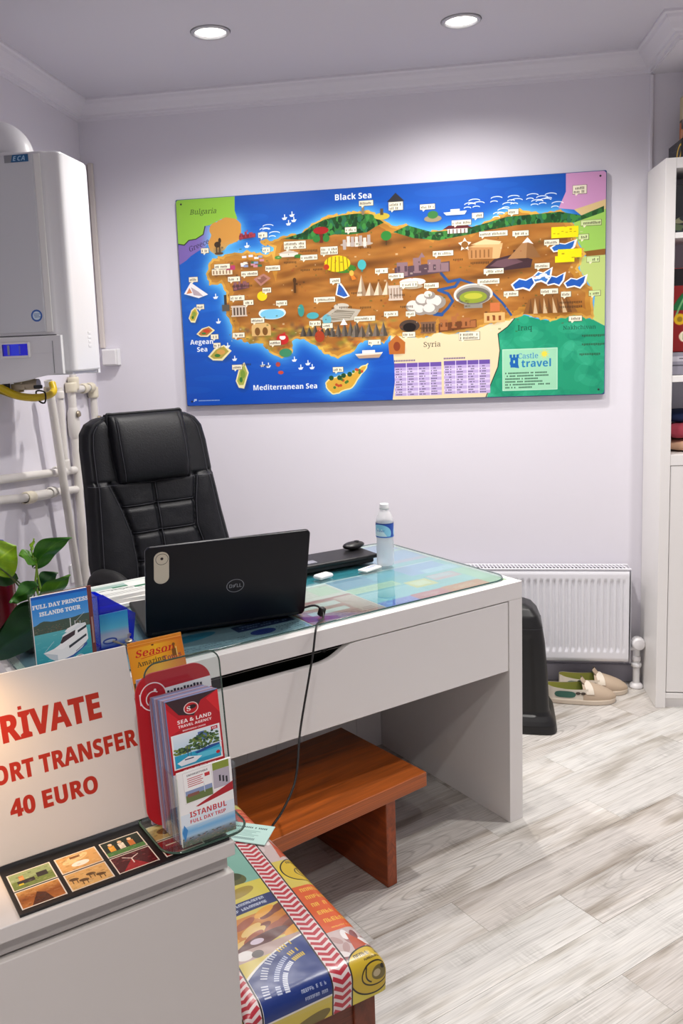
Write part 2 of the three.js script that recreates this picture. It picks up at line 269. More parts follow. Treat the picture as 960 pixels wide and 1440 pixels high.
// ---------------------------------------------------------------- wall map
function paintMap(g, W, H) {
  const X = x => x * W, Y = y => y * H;
  const poly = (pts, fill, stroke, lw, glow) => { g.beginPath(); pts.forEach((p, i) => { const a = pts[(i + pts.length - 1) % pts.length]; if (!i) g.moveTo(X((a[0] + p[0]) / 2), Y((a[1] + p[1]) / 2)); const b = pts[(i + 1) % pts.length]; g.quadraticCurveTo(X(p[0]), Y(p[1]), X((p[0] + b[0]) / 2), Y((p[1] + b[1]) / 2)); }); g.closePath(); if (glow) { g.save(); g.shadowColor = glow; g.shadowBlur = 60; g.fillStyle = glow; g.fill(); g.fill(); g.restore(); } if (fill) { g.fillStyle = fill; g.fill(); } if (stroke) { g.strokeStyle = stroke; g.lineWidth = lw; g.stroke(); } };
  const sharp = (pts, fill) => { g.beginPath(); pts.forEach((p, i) => g[i ? 'lineTo' : 'moveTo'](X(p[0]), Y(p[1]))); g.closePath(); g.fillStyle = fill; g.fill(); };
  let gr = g.createLinearGradient(0, 0, 0, H); gr.addColorStop(0, '#0d52b4'); gr.addColorStop(0.45, '#1460c4'); gr.addColorStop(1, '#0a4cba'); g.fillStyle = gr; g.fillRect(0, 0, W, H);
  for (let k = 0; k < 260; k++) { g.fillStyle = `rgba(${k % 2 ? '70,150,235' : '8,60,160'},0.07)`; g.beginPath(); g.ellipse(hash(k, 1, 1) * W, hash(k, 2, 1) * H, 40 + 120 * hash(k, 3, 1), 10 + 20 * hash(k, 4, 1), 0, 0, 7); g.fill(); }
  const rough = (pts, amp) => { const o = []; pts.forEach((p, i) => { const q = pts[(i + 1) % pts.length], L = Math.hypot(q[0] - p[0], (q[1] - p[1]) / 2), n = Math.max(1, Math.round(L / 0.007)); for (let k = 0; k < n; k++) { const t = k / n, a = hash(i, k, 77) - 0.5, b = hash(i, k, 78) - 0.5; o.push([p[0] + (q[0] - p[0]) * t + a * amp * 1.6, p[1] + (q[1] - p[1]) * t + b * amp * 3.2]); } }); return o; };
  let land = [[0.204,0.208],[0.233,0.216],[0.263,0.203],[0.309,0.187],[0.327,0.156],[0.356,0.126],[0.39,0.114],[0.424,0.108],[0.469,0.108],[0.491,0.138],[0.523,0.19],[0.551,0.181],[0.573,0.198],[0.6,0.219],[0.644,0.215],[0.687,0.215],[0.72,0.203],[0.747,0.18],[0.774,0.159],[0.805,0.142],[0.837,0.159],[0.874,0.171],[0.9,0.152],[0.931,0.218],[0.931,0.271],[0.958,0.363],[0.942,0.43],[0.977,0.54],[0.974,0.656],[0.932,0.633],[0.879,0.655],[0.847,0.642],[0.821,0.623],[0.799,0.637],[0.739,0.66],[0.707,0.684],[0.662,0.697],[0.618,0.688],[0.596,0.708],[0.551,0.705],[0.512,0.69],[0.497,0.729],[0.466,0.709],[0.437,0.724],[0.419,0.768],[0.379,0.793],[0.344,0.762],[0.322,0.715],[0.299,0.69],[0.276,0.694],[0.269,0.756],[0.244,0.778],[0.215,0.752],[0.199,0.705],[0.169,0.703],[0.146,0.683],[0.125,0.682],[0.125,0.618],[0.113,0.56],[0.108,0.514],[0.116,0.446],[0.102,0.41],[0.075,0.408],[0.067,0.373],[0.072,0.316],[0.087,0.284],[0.132,0.267],[0.174,0.26],[0.214,0.281],[0.238,0.267],[0.238,0.245],[0.207,0.236]];
  const thrace = [[0.08,0.128],[0.11,0.102],[0.122,0.095],[0.151,0.107],[0.158,0.135],[0.158,0.18],[0.152,0.207],[0.128,0.221],[0.118,0.248],[0.097,0.272],[0.079,0.252],[0.074,0.226],[0.083,0.171]];
  const cyprus = [[0.348,0.906],[0.377,0.879],[0.424,0.859],[0.458,0.818],[0.432,0.888],[0.411,0.939],[0.376,0.965],[0.356,0.947]];
  const syria = [[0.512,0.69],[0.551,0.705],[0.596,0.708],[0.618,0.688],[0.662,0.697],[0.707,0.684],[0.739,0.66],[0.799,0.637],[0.783,0.674],[0.761,0.705],[0.765,0.783],[0.76,0.86],[0.744,0.937],[0.732,1.015],[0.511,1.013],[0.52,0.888],[0.516,0.775],[0.51,0.713]];
  const iraq = [[0.799,0.637],[0.783,0.674],[0.761,0.705],[0.765,0.783],[0.76,0.86],[0.744,0.937],[0.732,1.015],[1.005,1.014],[1.003,0.693],[0.974,0.658],[0.932,0.633],[0.879,0.655],[0.847,0.642],[0.821,0.623]];
  const bulgaria = [[-0.01,-0.02],[0.147,-0.02],[0.145,0.067],[0.151,0.107],[0.122,0.095],[0.11,0.102],[0.08,0.128],[0.068,0.13],[0.064,0.169],[0.045,0.189],[0.027,0.193],[0.015,0.214],[-0.01,0.208]];
  const greece = [[-0.01,0.212],[0.015,0.214],[0.027,0.193],[0.045,0.189],[0.064,0.169],[0.071,0.13],[0.08,0.132],[0.086,0.171],[0.078,0.204],[0.068,0.231],[0.05,0.246],[0.031,0.267],[0.018,0.288],[-0.01,0.32]];
  const GL = 'rgba(120,215,255,0.9)';
  sharp(greece, '#7d66b0'); poly(rough(thrace, 0.003), '#cf9444', null, 0, GL); sharp(bulgaria, '#8fc441');
  g.strokeStyle = '#2c3a24'; g.lineWidth = 5; g.beginPath(); [[0, 0.208], [0.015, 0.214], [0.027, 0.193], [0.045, 0.189], [0.064, 0.169], [0.07, 0.13]].forEach((p, i) => g[i ? 'lineTo' : 'moveTo'](X(p[0]), Y(p[1]))); g.stroke();
  poly(rough(cyprus, 0.004), '#d9a93c', '#f3e3a0', 6, GL); land = rough(land, 0.0045); poly(land, '#a5692a', null, 0, GL); for (let k = 0; k < 16; k++) { g.fillStyle = k % 2 ? '#4a7a2c' : '#c04a24'; g.beginPath(); g.arc(X(0.37 + 0.07 * hash(k, 1, 90)), Y(0.95 - 0.09 * hash(k, 1, 90) - 0.03 * hash(k, 2, 90)), 7, 0, 7); g.fill(); } g.fillStyle = '#1c4c2c'; for (const [x, y] of [[0.385, 0.885], [0.395, 0.875], [0.41, 0.87], [0.365, 0.885]]) { g.beginPath(); g.arc(X(x), Y(y), 12, 0, 7); g.fill(); }
  sharp(syria, '#e8d5ae'); sharp([[0.913, -0.01], [1.01, -0.01], [1.01, 0.128], [0.931, 0.161], [0.897, 0.151], [0.913, 0.08]], '#cf96c4');
  sharp([[0.931, 0.161], [1.01, 0.118], [1.01, 0.164], [0.947, 0.189]], '#dcc088'); sharp([[0.947, 0.191], [1.01, 0.162], [1.01, 0.368], [0.958, 0.366], [0.931, 0.271], [0.931, 0.218]], '#9ccc5c');
  sharp([[0.942, 0.372], [1.01, 0.368], [1.01, 0.7], [0.974, 0.658], [0.978, 0.541], [0.945, 0.431]], '#bcd07a'); sharp([[0.953, 0.349], [1.01, 0.34], [1.01, 0.368], [0.958, 0.371]], '#8a5a20');
  sharp(iraq, '#1e9a72');
  g.save(); g.beginPath(); iraq.forEach((p, i) => g[i ? 'lineTo' : 'moveTo'](X(p[0]), Y(p[1]))); g.clip(); for (let k = 0; k < 90; k++) { g.fillStyle = k % 2 ? 'rgba(110,225,180,0.12)' : 'rgba(0,110,90,0.14)'; g.beginPath(); g.ellipse(X(0.72 + 0.3 * hash(k, 1, 7)), Y(0.62 + 0.4 * hash(k, 2, 7)), 50, 26, hash(k, 3, 7) * 3, 0, 7); g.fill(); } g.restore();
  // relief of the land: yellow coasts, brown plateaus and streaks
  const soft = (x, y, a, b, c, al, rot = 0) => { g.save(); g.translate(X(x), Y(y)); g.rotate(rot); g.scale(a, b); const q = g.createRadialGradient(0, 0, 0, 0, 0, 1); q.addColorStop(0, `rgba(${c},${al})`); q.addColorStop(1, `rgba(${c},0)`); g.fillStyle = q; g.beginPath(); g.arc(0, 0, 1, 0, 7); g.fill(); g.restore(); };
  g.save(); g.beginPath(); land.forEach((p, i) => g[i ? 'lineTo' : 'moveTo'](X(p[0]), Y(p[1]))); g.closePath(); g.clip();
  g.strokeStyle = 'rgba(232,178,60,0.4)'; g.lineWidth = 70; g.stroke(); g.strokeStyle = 'rgba(250,210,100,0.55)'; g.lineWidth = 22; g.stroke();
  for (let k = 0; k < 900; k++) { const x = 0.08 + 0.9 * hash(k, 1, 11), y = 0.16 + 0.56 * hash(k, 2, 11); soft(x, y, 40 + 110 * hash(k, 3, 11), 8 + 22 * hash(k, 4, 11), ['84,46,12', '206,146,66', '120,70,20', '226,172,92', '150,92,30'][k % 5], 0.2, -0.35 + 0.6 * hash(k, 5, 11)); }
  for (const [x, y, a, b] of [[0.46, 0.35, 240, 26], [0.66, 0.3, 260, 24], [0.8, 0.42, 220, 34], [0.3, 0.42, 190, 24], [0.72, 0.44, 200, 24], [0.55, 0.25, 300, 24], [0.42, 0.46, 200, 20], [0.86, 0.3, 160, 26], [0.62, 0.45, 160, 20], [0.36, 0.34, 180, 18]]) soft(x, y, a, b, '58,30,8', 0.5, -0.1);
  for (let k = 0; k < 260; k++) { const px = hash(k, 1, 13), bx = 0.13 + 0.4 * px; soft(bx, 0.62 + 0.13 * hash(k, 2, 13), 14 + 26 * hash(k, 3, 13), 9 + 12 * hash(k, 4, 13), ['214,176,60', '120,130,50', '232,200,96', '170,80,36', '90,70,60'][k % 5], 0.6); }
  g.restore();
  const trees = (pts, n, k0) => { g.save(); g.beginPath(); pts.forEach((p, i) => g[i ? 'lineTo' : 'moveTo'](X(p[0]), Y(p[1]))); g.closePath(); g.fillStyle = '#1d5424'; g.fill(); g.clip(); const xs = pts.map(p => p[0]), ys = pts.map(p => p[1]), ax = Math.min(...xs), bx = Math.max(...xs), ay = Math.min(...ys), by = Math.max(...ys); for (let k = 0; k < n; k++) { g.fillStyle = ['#174a1e', '#2d7030', '#3c8a3c', '#10391a', '#286a48'][k % 5]; g.beginPath(); const x = X(ax + (bx - ax) * hash(k, 1, k0)), y = Y(ay + (by - ay) * hash(k, 2, k0)); g.ellipse(x, y, 10, 15, 0, 0, 7); g.fill(); } g.restore(); };
  trees([[0.262, 0.212], [0.309, 0.189], [0.332, 0.159], [0.361, 0.136], [0.401, 0.121], [0.441, 0.117], [0.474, 0.125], [0.501, 0.166], [0.479, 0.185], [0.462, 0.205], [0.422, 0.211], [0.383, 0.206], [0.343, 0.224], [0.297, 0.22]], 420, 21);
  trees([[0.523, 0.212], [0.557, 0.186], [0.611, 0.222], [0.682, 0.22], [0.731, 0.199], [0.784, 0.174], [0.848, 0.171], [0.9, 0.167], [0.947, 0.189], [0.996, 0.153], [0.996, 0.179], [0.931, 0.218], [0.879, 0.212], [0.805, 0.214], [0.731, 0.231], [0.698, 0.243], [0.627, 0.262], [0.567, 0.244]], 520, 23);
  // rivers
  g.strokeStyle = '#27508e'; g.lineCap = 'round'; g.lineJoin = 'round';
  for (const [lw, pts] of [[13, [[0.632, 0.414], [0.648, 0.454], [0.675, 0.446], [0.664, 0.477], [0.625, 0.49], [0.647, 0.509], [0.658, 0.543], [0.647, 0.574], [0.63, 0.606]]], [10, [[0.675, 0.446], [0.74, 0.496], [0.772, 0.564], [0.791, 0.62]]], [18, [[0.615, 0.6], [0.632, 0.604]]]]) { g.lineWidth = lw; g.beginPath(); pts.forEach((p, i) => g[i ? 'lineTo' : 'moveTo'](X(p[0]), Y(p[1]))); g.stroke(); }
  g.strokeStyle = '#1c2c22'; g.lineWidth = 4; g.beginPath(); [[0.799, 0.637], [0.783, 0.674], [0.761, 0.705], [0.765, 0.783], [0.76, 0.86], [0.744, 0.937], [0.732, 1]].forEach((p, i) => g[i ? 'lineTo' : 'moveTo'](X(p[0]), Y(p[1]))); g.stroke();
  // landmarks
  const lm = (x, y, w, h, f) => { g.save(); g.translate(X(x - w / 2), Y(y - h / 2)); g.scale(X(w) / 100, Y(h) / 100); f(); g.restore(); };
  const P = (c, ...pts) => { g.fillStyle = c; g.beginPath(); pts.forEach((p, i) => g[i ? 'lineTo' : 'moveTo'](p[0], p[1])); g.closePath(); g.fill(); };
  const E = (c, x, y, a, b) => { g.fillStyle = c; g.beginPath(); g.ellipse(x, y, a, b, 0, 0, 7); g.fill(); };
  const R = (c, x, y, w, h) => { g.fillStyle = c; g.fillRect(x, y, w, h); };
  const cones = (c1, c2, n) => () => { for (let k = 0; k < n; k++) { const x = (k + 0.5) * 100 / n, h = 60 + 40 * hash(k, n, 3); P(c1, [x - 60 / n, 100], [x, 100 - h], [x + 60 / n, 100]); P(c2, [x, 100], [x, 100 - h], [x + 60 / n, 100]); } };
  const fort = (c1, c2) => () => { P(c2, [0, 100], [100, 80], [100, 40], [0, 55]); R(c1, 4, 35, 20, 55); R(c1, 34, 20, 14, 60); P(c1, [44, 20], [50, 0], [56, 20]); R(c1, 60, 30, 24, 50); for (let k = 0; k < 7; k++) R(c2, 5 + k * 13, 50, 5, 22); R(c1, 84, 45, 14, 35); };
  const columns = (c, d) => () => { R(d, 5, 15, 90, 80); R(c, 0, 8, 100, 16); for (let k = 0; k < 5; k++) R(c, 6 + k * 20, 22, 9, 66); R(c, 0, 86, 100, 12); };
  const lake = (c) => () => { P('#f2f4f6', [0, 55], [30, 20], [55, 30], [100, 0], [92, 60], [70, 100], [45, 84], [14, 92]); P(c, [8, 56], [32, 28], [56, 38], [90, 12], [84, 56], [68, 88], [46, 74], [16, 82]); };
  const island = (c1, c2) => () => { P('#f2e6b0', [0, 70], [30, 20], [70, 0], [100, 40], [60, 100], [20, 96]); P(c1, [10, 70], [36, 28], [68, 10], [88, 42], [56, 86], [24, 86]); E(c2, 55, 45, 18, 16); E('#3c7a34', 40, 66, 12, 10); };
  const items = [
    [0.436, 0.229, 0.061, 0.066, () => { E('#b8a894', 50, 86, 52, 14); for (let k = 0; k < 7; k++) R(k % 2 ? '#ddd4cc' : '#b4a8a2', 6 + k * 13, 20 + 40 * hash(k, 9, 9), 10, 60); }],
    [0.392, 0.345, 0.061, 0.077, () => { E('#3a7a2a', 70, 76, 36, 22); E('#e8c818', 45, 48, 42, 42); g.strokeStyle = '#8a7408'; g.lineWidth = 3; for (let k = 0; k < 6; k++) { g.beginPath(); g.moveTo(16 + k * 12, 12); g.lineTo(10 + k * 14, 88); g.stroke(); } E('#b03a18', 10, 62, 9, 14); }],
    [0.475, 0.448, 0.066, 0.088, cones('#dccab0', '#a08468', 4)], [0.506, 0.237, 0.022, 0.055, () => { R('#4a3418', 44, 50, 12, 50); E('#2f8034', 50, 34, 46, 34); }],
    [0.352, 0.203, 0.033, 0.066, () => { R('#6a2a1a', 40, 40, 20, 60); E('#a01c1c', 50, 26, 46, 22); E('#2f7a34', 22, 74, 22, 22); E('#2f7a34', 80, 74, 20, 22); }],
    [0.101, 0.229, 0.022, 0.066, () => { E('#3c2c1c', 40, 40, 30, 18); R('#3c2c1c', 24, 46, 10, 46); R('#3c2c1c', 54, 46, 10, 46); E('#3c2c1c', 62, 16, 14, 16); E('#5a4028', 50, 94, 40, 8); }],
    [0.173, 0.182, 0.033, 0.039, fort('#a03a4a', '#7a2636')], [0.144, 0.542, 0.033, 0.05, columns('#cfc0b0', '#5c4a3c')],
    [0.226, 0.561, 0.055, 0.055, () => { E('#d8eef6', 50, 50, 50, 46); E('#7ac4e4', 50, 56, 44, 36); R('#a5692a', 0, 0, 100, 20); }], [0.284, 0.434, 0.014, 0.066, () => { E('#4a2e12', 50, 20, 26, 16); R('#4a2e12', 34, 30, 32, 66); R('#4a2e12', 66, 36, 26, 12); }],
    [0.399, 0.462, 0.028, 0.077, () => { P('#f2f0ec', [0, 80], [22, 0], [60, 40], [100, 90], [60, 100]); P('#2a5cae', [10, 78], [26, 20], [56, 48], [86, 88], [58, 92]); }],
    [0.391, 0.573, 0.083, 0.077, () => { P('#b8b0a0', [0, 80], [40, 20], [100, 40], [84, 92], [30, 100]); P('#8a8272', [14, 78], [44, 34], [86, 48], [74, 82], [34, 90]); E('#c8c0b0', 54, 18, 18, 16); for (let k = 0; k < 4; k++) { g.strokeStyle = '#e0d8c8'; g.lineWidth = 2; g.beginPath(); g.moveTo(16 + k * 6, 70 - k * 6); g.lineTo(70 + k * 4, 84 - k * 10); g.stroke(); } }],
    [0.197, 0.636, 0.039, 0.055, () => { R('#d8b070', 0, 30, 100, 70); E('#d8b070', 50, 30, 50, 30); E('#7a5020', 30, 66, 14, 30); E('#7a5020', 70, 66, 14, 30); }],
    [0.401, 0.642, 0.061, 0.077, () => { cones('#6a6258', '#48423c', 5)(); P('#f2f4f4', [36, 40], [48, 6], [60, 40]); }], [0.33, 0.645, 0.06, 0.06, cones('#5c544a', '#3c362e', 5)], [0.46, 0.652, 0.07, 0.07, cones('#7a6e62', '#4e463c', 5)],
    [0.34, 0.676, 0.022, 0.061, () => { E('#a83c1c', 50, 60, 44, 38); R('#a83c1c', 36, 4, 28, 30); E('#c86038', 50, 8, 24, 8); }], [0.458, 0.774, 0.055, 0.044, () => { P('#e8ddd0', [0, 50], [100, 40], [86, 90], [14, 92]); R('#f6f0e8', 26, 18, 46, 30); P('#b89a80', [4, 66], [94, 58], [86, 90], [14, 92]); }],
    [0.203, 0.477, 0.021, 0.04, () => E('#f0d018', 50, 50, 48, 48)], [0.272, 0.285, 0.05, 0.039, () => { R('#e0d8cc', 14, 40, 74, 40); P('#c8bcae', [6, 44], [50, 8], [94, 44]); E('#3c7a34', 90, 78, 18, 20); E('#4a8a3c', 8, 80, 14, 18); }],
    [0.179, 0.305, 0.05, 0.066, () => { for (let k = 0; k < 14; k++) R(['#d8dce8', '#c88a98', '#e8e4dc', '#8a9ac0', '#3c6a4c'][k % 5], 90 * hash(k, 1, 4), 80 * hash(k, 2, 4), 18, 14); }],
    [0.11, 0.345, 0.06, 0.06, () => { R('#e8dcc0', 10, 40, 70, 40); R('#b83c6a', 60, 20, 30, 30); P('#5a7a9a', [10, 40], [40, 10], [60, 40]); for (let k = 0; k < 6; k++) R('#8a6a4a', 14 + k * 11, 50, 4, 24); }],
    [0.038, 0.433, 0.05, 0.066, () => { P('#f0eef0', [0, 70], [30, 0], [100, 80], [60, 100]); P('#b8a8b0', [30, 30], [60, 60], [80, 90], [40, 80]); P('#d88a5c', [10, 70], [24, 34], [34, 66]); }],
    [0.029, 0.552, 0.022, 0.066, island('#c8b040', '#8aa040')], [0.057, 0.636, 0.039, 0.044, island('#b8743c', '#c84a2a')], [0.09, 0.743, 0.05, 0.066, island('#b0a044', '#d8a050')], [0.144, 0.858, 0.028, 0.11, island('#a8b050', '#7a9a3a')],
    [0.249, 0.686, 0.028, 0.055, () => { E('#c02424', 50, 55, 44, 40); E('#f4ece4', 50, 40, 22, 18); P('#c02424', [30, 30], [70, 0], [70, 30]); }], [0.152, 0.415, 0.033, 0.055, fort('#8a5a60', '#5c3c44')], [0.205, 0.4, 0.035, 0.05, () => { P('#b07a6c', [0, 40], [60, 0], [100, 40], [40, 100]); P('#8a5a4c', [20, 44], [58, 18], [80, 42], [42, 80]); }],
    [0.111, 0.502, 0.019, 0.066, () => { R('#3c3a34', 36, 0, 28, 100); R('#5a544a', 10, 60, 80, 40); }], [0.359, 0.604, 0.022, 0.044, () => E('#6ab0c0', 50, 50, 40, 50)], [0.297, 0.555, 0.016, 0.05, () => E('#3a9088', 50, 50, 40, 50)], [0.325, 0.582, 0.025, 0.03, () => E('#4aa8b0', 50, 50, 48, 46)],
    [0.588, 0.371, 0.105, 0.099, fort('#8a6e74', '#54404a')], [0.733, 0.312, 0.066, 0.088, () => { P('#d8aa74', [0, 40], [50, 20], [100, 30], [90, 96], [4, 92]); P('#b88450', [0, 40], [4, 92], [70, 94], [72, 46]); for (let k = 0; k < 5; k++) R('#8a5c30', 10 + k * 12, 54, 4, 34); P('#e8c494', [10, 30], [50, 8], [96, 22], [90, 34]); }],
    [0.786, 0.371, 0.088, 0.077, () => { P('#402a30', [0, 80], [20, 40], [60, 20], [100, 50], [96, 90], [30, 100]); P('#6a4c54', [10, 74], [26, 48], [58, 34], [80, 60], [40, 84]); R('#2a1a20', 60, 0, 14, 40); }], [0.821, 0.306, 0.061, 0.099, () => { P('#a87c50', [0, 100], [60, 20], [100, 100]); P('#8a6038', [60, 20], [100, 100], [56, 100]); P('#f0e8e4', [44, 42], [60, 20], [78, 48], [62, 40]); }],
    [0.705, 0.525, 0.072, 0.099, () => { E('#a8a49c', 50, 44, 50, 42); E('#6c685e', 50, 50, 44, 34); E('#8a9a30', 50, 54, 36, 24); E('#b8b83c', 50, 50, 24, 12); g.strokeStyle = '#d8d4cc'; g.lineWidth = 6; g.beginPath(); g.ellipse(50, 44, 48, 40, 0, 2.6, 6.6); g.stroke(); R('#8a867c', 26, 82, 48, 16); }],
    [0.597, 0.531, 0.077, 0.099, () => { for (const [x, y, r] of [[20, 70, 22], [44, 46, 22], [72, 56, 26], [36, 86, 18], [60, 84, 20], [58, 28, 14]]) { E('#968e86', x, y + 6, r, r * 1.1); E('#dcd6ce', x - 4, y, r * 0.72, r * 0.86); } }],
    [0.821, 0.477, 0.05, 0.066, lake('#1c58b4')], [0.89, 0.468, 0.039, 0.055, lake('#1c58b4')], [0.935, 0.483, 0.044, 0.055, lake('#1c58b4')], [0.908, 0.321, 0.05, 0.05, lake('#2464b8')], [0.861, 0.449, 0.039, 0.066, () => { lake('#3c78c0')(); for (let k = 0; k < 5; k++) E('#f0ece8', 20 + 14 * k, 40 + 24 * hash(k, 3, 3), 12, 10); }],
    [0.911, 0.258, 0.053, 0.05, () => { R('#f4e408', 4, 8, 92, 84); for (let k = 0; k < 6; k++) R('#b8a404', 10 + k * 14, 30 + 30 * hash(k, 1, 5), 8, 6); }], [0.92, 0.364, 0.05, 0.055, () => { R('#f4e408', 10, 4, 86, 60); R('#f4e408', 0, 50, 70, 44); R('#b8a404', 24, 30, 10, 10); R('#b8a404', 60, 60, 12, 8); }],
    [0.879, 0.574, 0.1, 0.077, () => { P('#8a5a2a', [0, 100], [10, 30], [40, 0], [80, 10], [100, 100]); for (let k = 0; k < 9; k++) P(k % 2 ? '#d0b48c' : '#6a4420', [10 + k * 9, 100], [14 + k * 8, 20], [18 + k * 9, 100]); }],
    [0.753, 0.606, 0.039, 0.077, () => { R('#e0b070', 0, 50, 100, 50); R('#c87040', 30, 0, 46, 44); for (let k = 0; k < 3; k++) R('#8a4a20', 14 + k * 28, 66, 12, 24); }], [0.668, 0.642, 0.072, 0.077, () => { fort('#a8683a', '#6c3c1c')(); }],
    [0.556, 0.644, 0.039, 0.055, () => { E('#4a3a30', 50, 60, 50, 44); E('#140c0a', 50, 70, 32, 32); }], [0.525, 0.736, 0.033, 0.077, () => { P('#b86a2c', [4, 100], [0, 40], [50, 0], [100, 40], [96, 100]); E('#8a3c1c', 50, 60, 20, 24); }], [0.671, 0.219, 0.055, 0.044, () => { P('#5a1e28', [0, 40], [20, 10], [80, 10], [100, 40]); R('#e8e0d8', 16, 40, 68, 40); for (let k = 0; k < 5; k++) R('#6a4a40', 20 + k * 13, 44, 4, 36); }],
    [0.666, 0.138, 0.044, 0.028, () => { P('#e8eef2', [0, 50], [100, 40], [90, 90], [12, 90]); R('#d0dae4', 30, 10, 40, 36); }], [0.53, 0.073, 0.033, 0.066, () => { P('#2a2a30', [0, 50], [50, 0], [100, 50]); R('#4a4a50', 14, 50, 72, 44); }], [0.615, 0.148, 0.033, 0.05, () => { E('#9a8a6a', 50, 74, 50, 26); E('#3a7a3c', 50, 44, 30, 30); }],
    [0.687, 0.285, 0.025, 0.05, () => { P('#f0e4d8', [50, 0], [66, 32], [100, 40], [74, 64], [80, 100], [50, 82], [20, 100], [26, 64], [0, 40], [34, 32]); E('#8a5a24', 50, 56, 26, 26); }], [0.525, 0.491, 0.028, 0.066, columns('#cabcae', '#a08a78')], [0.565, 0.452, 0.05, 0.05, () => { E('#e4dcd8', 50, 40, 50, 30); E('#b0a088', 50, 76, 40, 20); }], [0.6, 0.66, 0.03, 0.05, columns('#7a5a44', '#4a3424')],
    [0.447, 0.36, 0.018, 0.05, () => { E('#48b0b4', 50, 40, 46, 40); R('#3a7a70', 40, 80, 20, 16); }], [0.425, 0.4, 0.018, 0.04, () => { P('#e07a28', [10, 0], [90, 90], [40, 100]); E('#f0b04a', 36, 30, 24, 28); }], [0.497, 0.125, 0.03, 0.05, () => { E('#c8b03c', 50, 70, 50, 26); R('#5a4a30', 40, 10, 20, 50); }], [0.453, 0.095, 0.012, 0.05, () => { R('#8a7a60', 30, 0, 40, 100); }],
    [0.255, 0.755, 0.028, 0.035, () => E('#3c8a60', 50, 50, 46, 50)],
  ];
  for (const [x, y, w, h, f] of items) { soft(x, y + h * 0.35, X(w) * 0.75, Y(h) * 0.45, '40,22,8', 0.45); lm(x, y, w * 1.22, h * 1.18, f); }
  for (let k = 0; k < 300; k++) { const x = 0.1 + 0.85 * hash(k, 1, 95), y = 0.2 + 0.5 * hash(k, 2, 95); g.fillStyle = ['rgba(60,40,20,0.5)', 'rgba(230,215,190,0.5)', 'rgba(70,90,40,0.5)', 'rgba(150,60,40,0.4)'][k % 4]; g.fillRect(X(x), Y(y), 3 + 10 * hash(k, 3, 95), 3 + 6 * hash(k, 4, 95)); }
  // small boats, birds and waves
  g.strokeStyle = 'rgba(255,255,255,0.85)'; g.lineWidth = 4;
  for (const [x, y] of [[0.71, 0.095], [0.72, 0.108], [0.7, 0.11], [0.798, 0.09], [0.805, 0.105], [0.786, 0.12], [0.861, 0.1], [0.868, 0.112], [0.85, 0.115], [0.895, 0.13], [0.775, 0.145], [0.765, 0.16], [0.217, 0.165], [0.24, 0.185], [0.225, 0.15], [0.76, 0.09], [0.84, 0.088], [0.88, 0.09]]) { g.beginPath(); g.ellipse(X(x), Y(y), 26, 9, 0, 3.4, 6.0); g.stroke(); g.beginPath(); g.ellipse(X(x) - 12, Y(y) + 16, 16, 6, 0, 3.4, 6.0); g.stroke(); }
  for (const [x, y] of [[0.265, 0.115], [0.283, 0.103], [0.287, 0.128], [0.274, 0.142], [0.275, 0.79], [0.29, 0.83], [0.126, 0.775], [0.308, 0.81], [0.318, 0.83], [0.21, 0.815], [0.17, 0.235], [0.195, 0.81], [0.11, 0.71], [0.086, 0.47], [0.09, 0.59]]) { g.fillStyle = '#e8eef4'; g.beginPath(); g.moveTo(X(x) - 12, Y(y)); g.lineTo(X(x) + 16, Y(y) - 3); g.lineTo(X(x) + 8, Y(y) + 10); g.lineTo(X(x) - 6, Y(y) + 10); g.fill(); g.fillRect(X(x), Y(y) - 16, 5, 16); }
  E2('#b0463c', 0.235, 0.81, 12, 12); E2('#c84a3a', 0.241, 0.85, 14, 9);
  function E2(c, x, y, a, b) { g.fillStyle = c; g.beginPath(); g.ellipse(X(x), Y(y), a, b, 0, 0, 7); g.fill(); }
  // name plates with their tiny dark lettering
  const lab = [[0.461,0.072,0.033],[0.288,0.245,0.053],[0.37,0.28,0.041],[0.423,0.189,0.027],[0.321,0.306,0.041],[0.232,0.347,0.036],[0.174,0.367,0.041],[0.135,0.389,0.03],[0.215,0.45,0.021],[0.141,0.48,0.036],[0.168,0.505,0.025],[0.25,0.515,0.027],[0.382,0.422,0.025],[0.355,0.508,0.051],[0.493,0.387,0.03],[0.52,0.417,0.022],[0.45,0.607,0.05],[0.33,0.619,0.028],[0.36,0.633,0.025],[0.189,0.593,0.033],[0.14,0.66,0.03],[0.23,0.705,0.028],[0.472,0.721,0.03],[0.382,0.845,0.025],[0.033,0.381,0.022],[0.047,0.514,0.019],[0.079,0.663,0.019],[0.084,0.705,0.018],[0.132,0.816,0.025],[0.066,0.246,0.019],[0.107,0.326,0.039],[0.211,0.189,0.022],[0.218,0.259,0.019],[0.53,0.094,0.033],[0.603,0.107,0.034],[0.717,0.16,0.025],[0.797,0.154,0.023],[0.68,0.188,0.044],[0.752,0.246,0.064],[0.813,0.252,0.036],[0.637,0.322,0.047],[0.882,0.3,0.033],[0.74,0.461,0.05],[0.861,0.403,0.033],[0.752,0.416,0.045],[0.609,0.467,0.034],[0.791,0.523,0.033],[0.556,0.458,0.041],[0.527,0.414,0.036],[0.513,0.59,0.033],[0.559,0.594,0.022],[0.554,0.691,0.03],[0.695,0.709,0.047],[0.935,0.649,0.029],[0.943,0.074,0.03],[0.968,0.223,0.044],[0.952,0.284,0.022],[0.973,0.386,0.027],[0.977,0.538,0.025],[0.877,0.52,0.039],[0.914,0.537,0.022]];
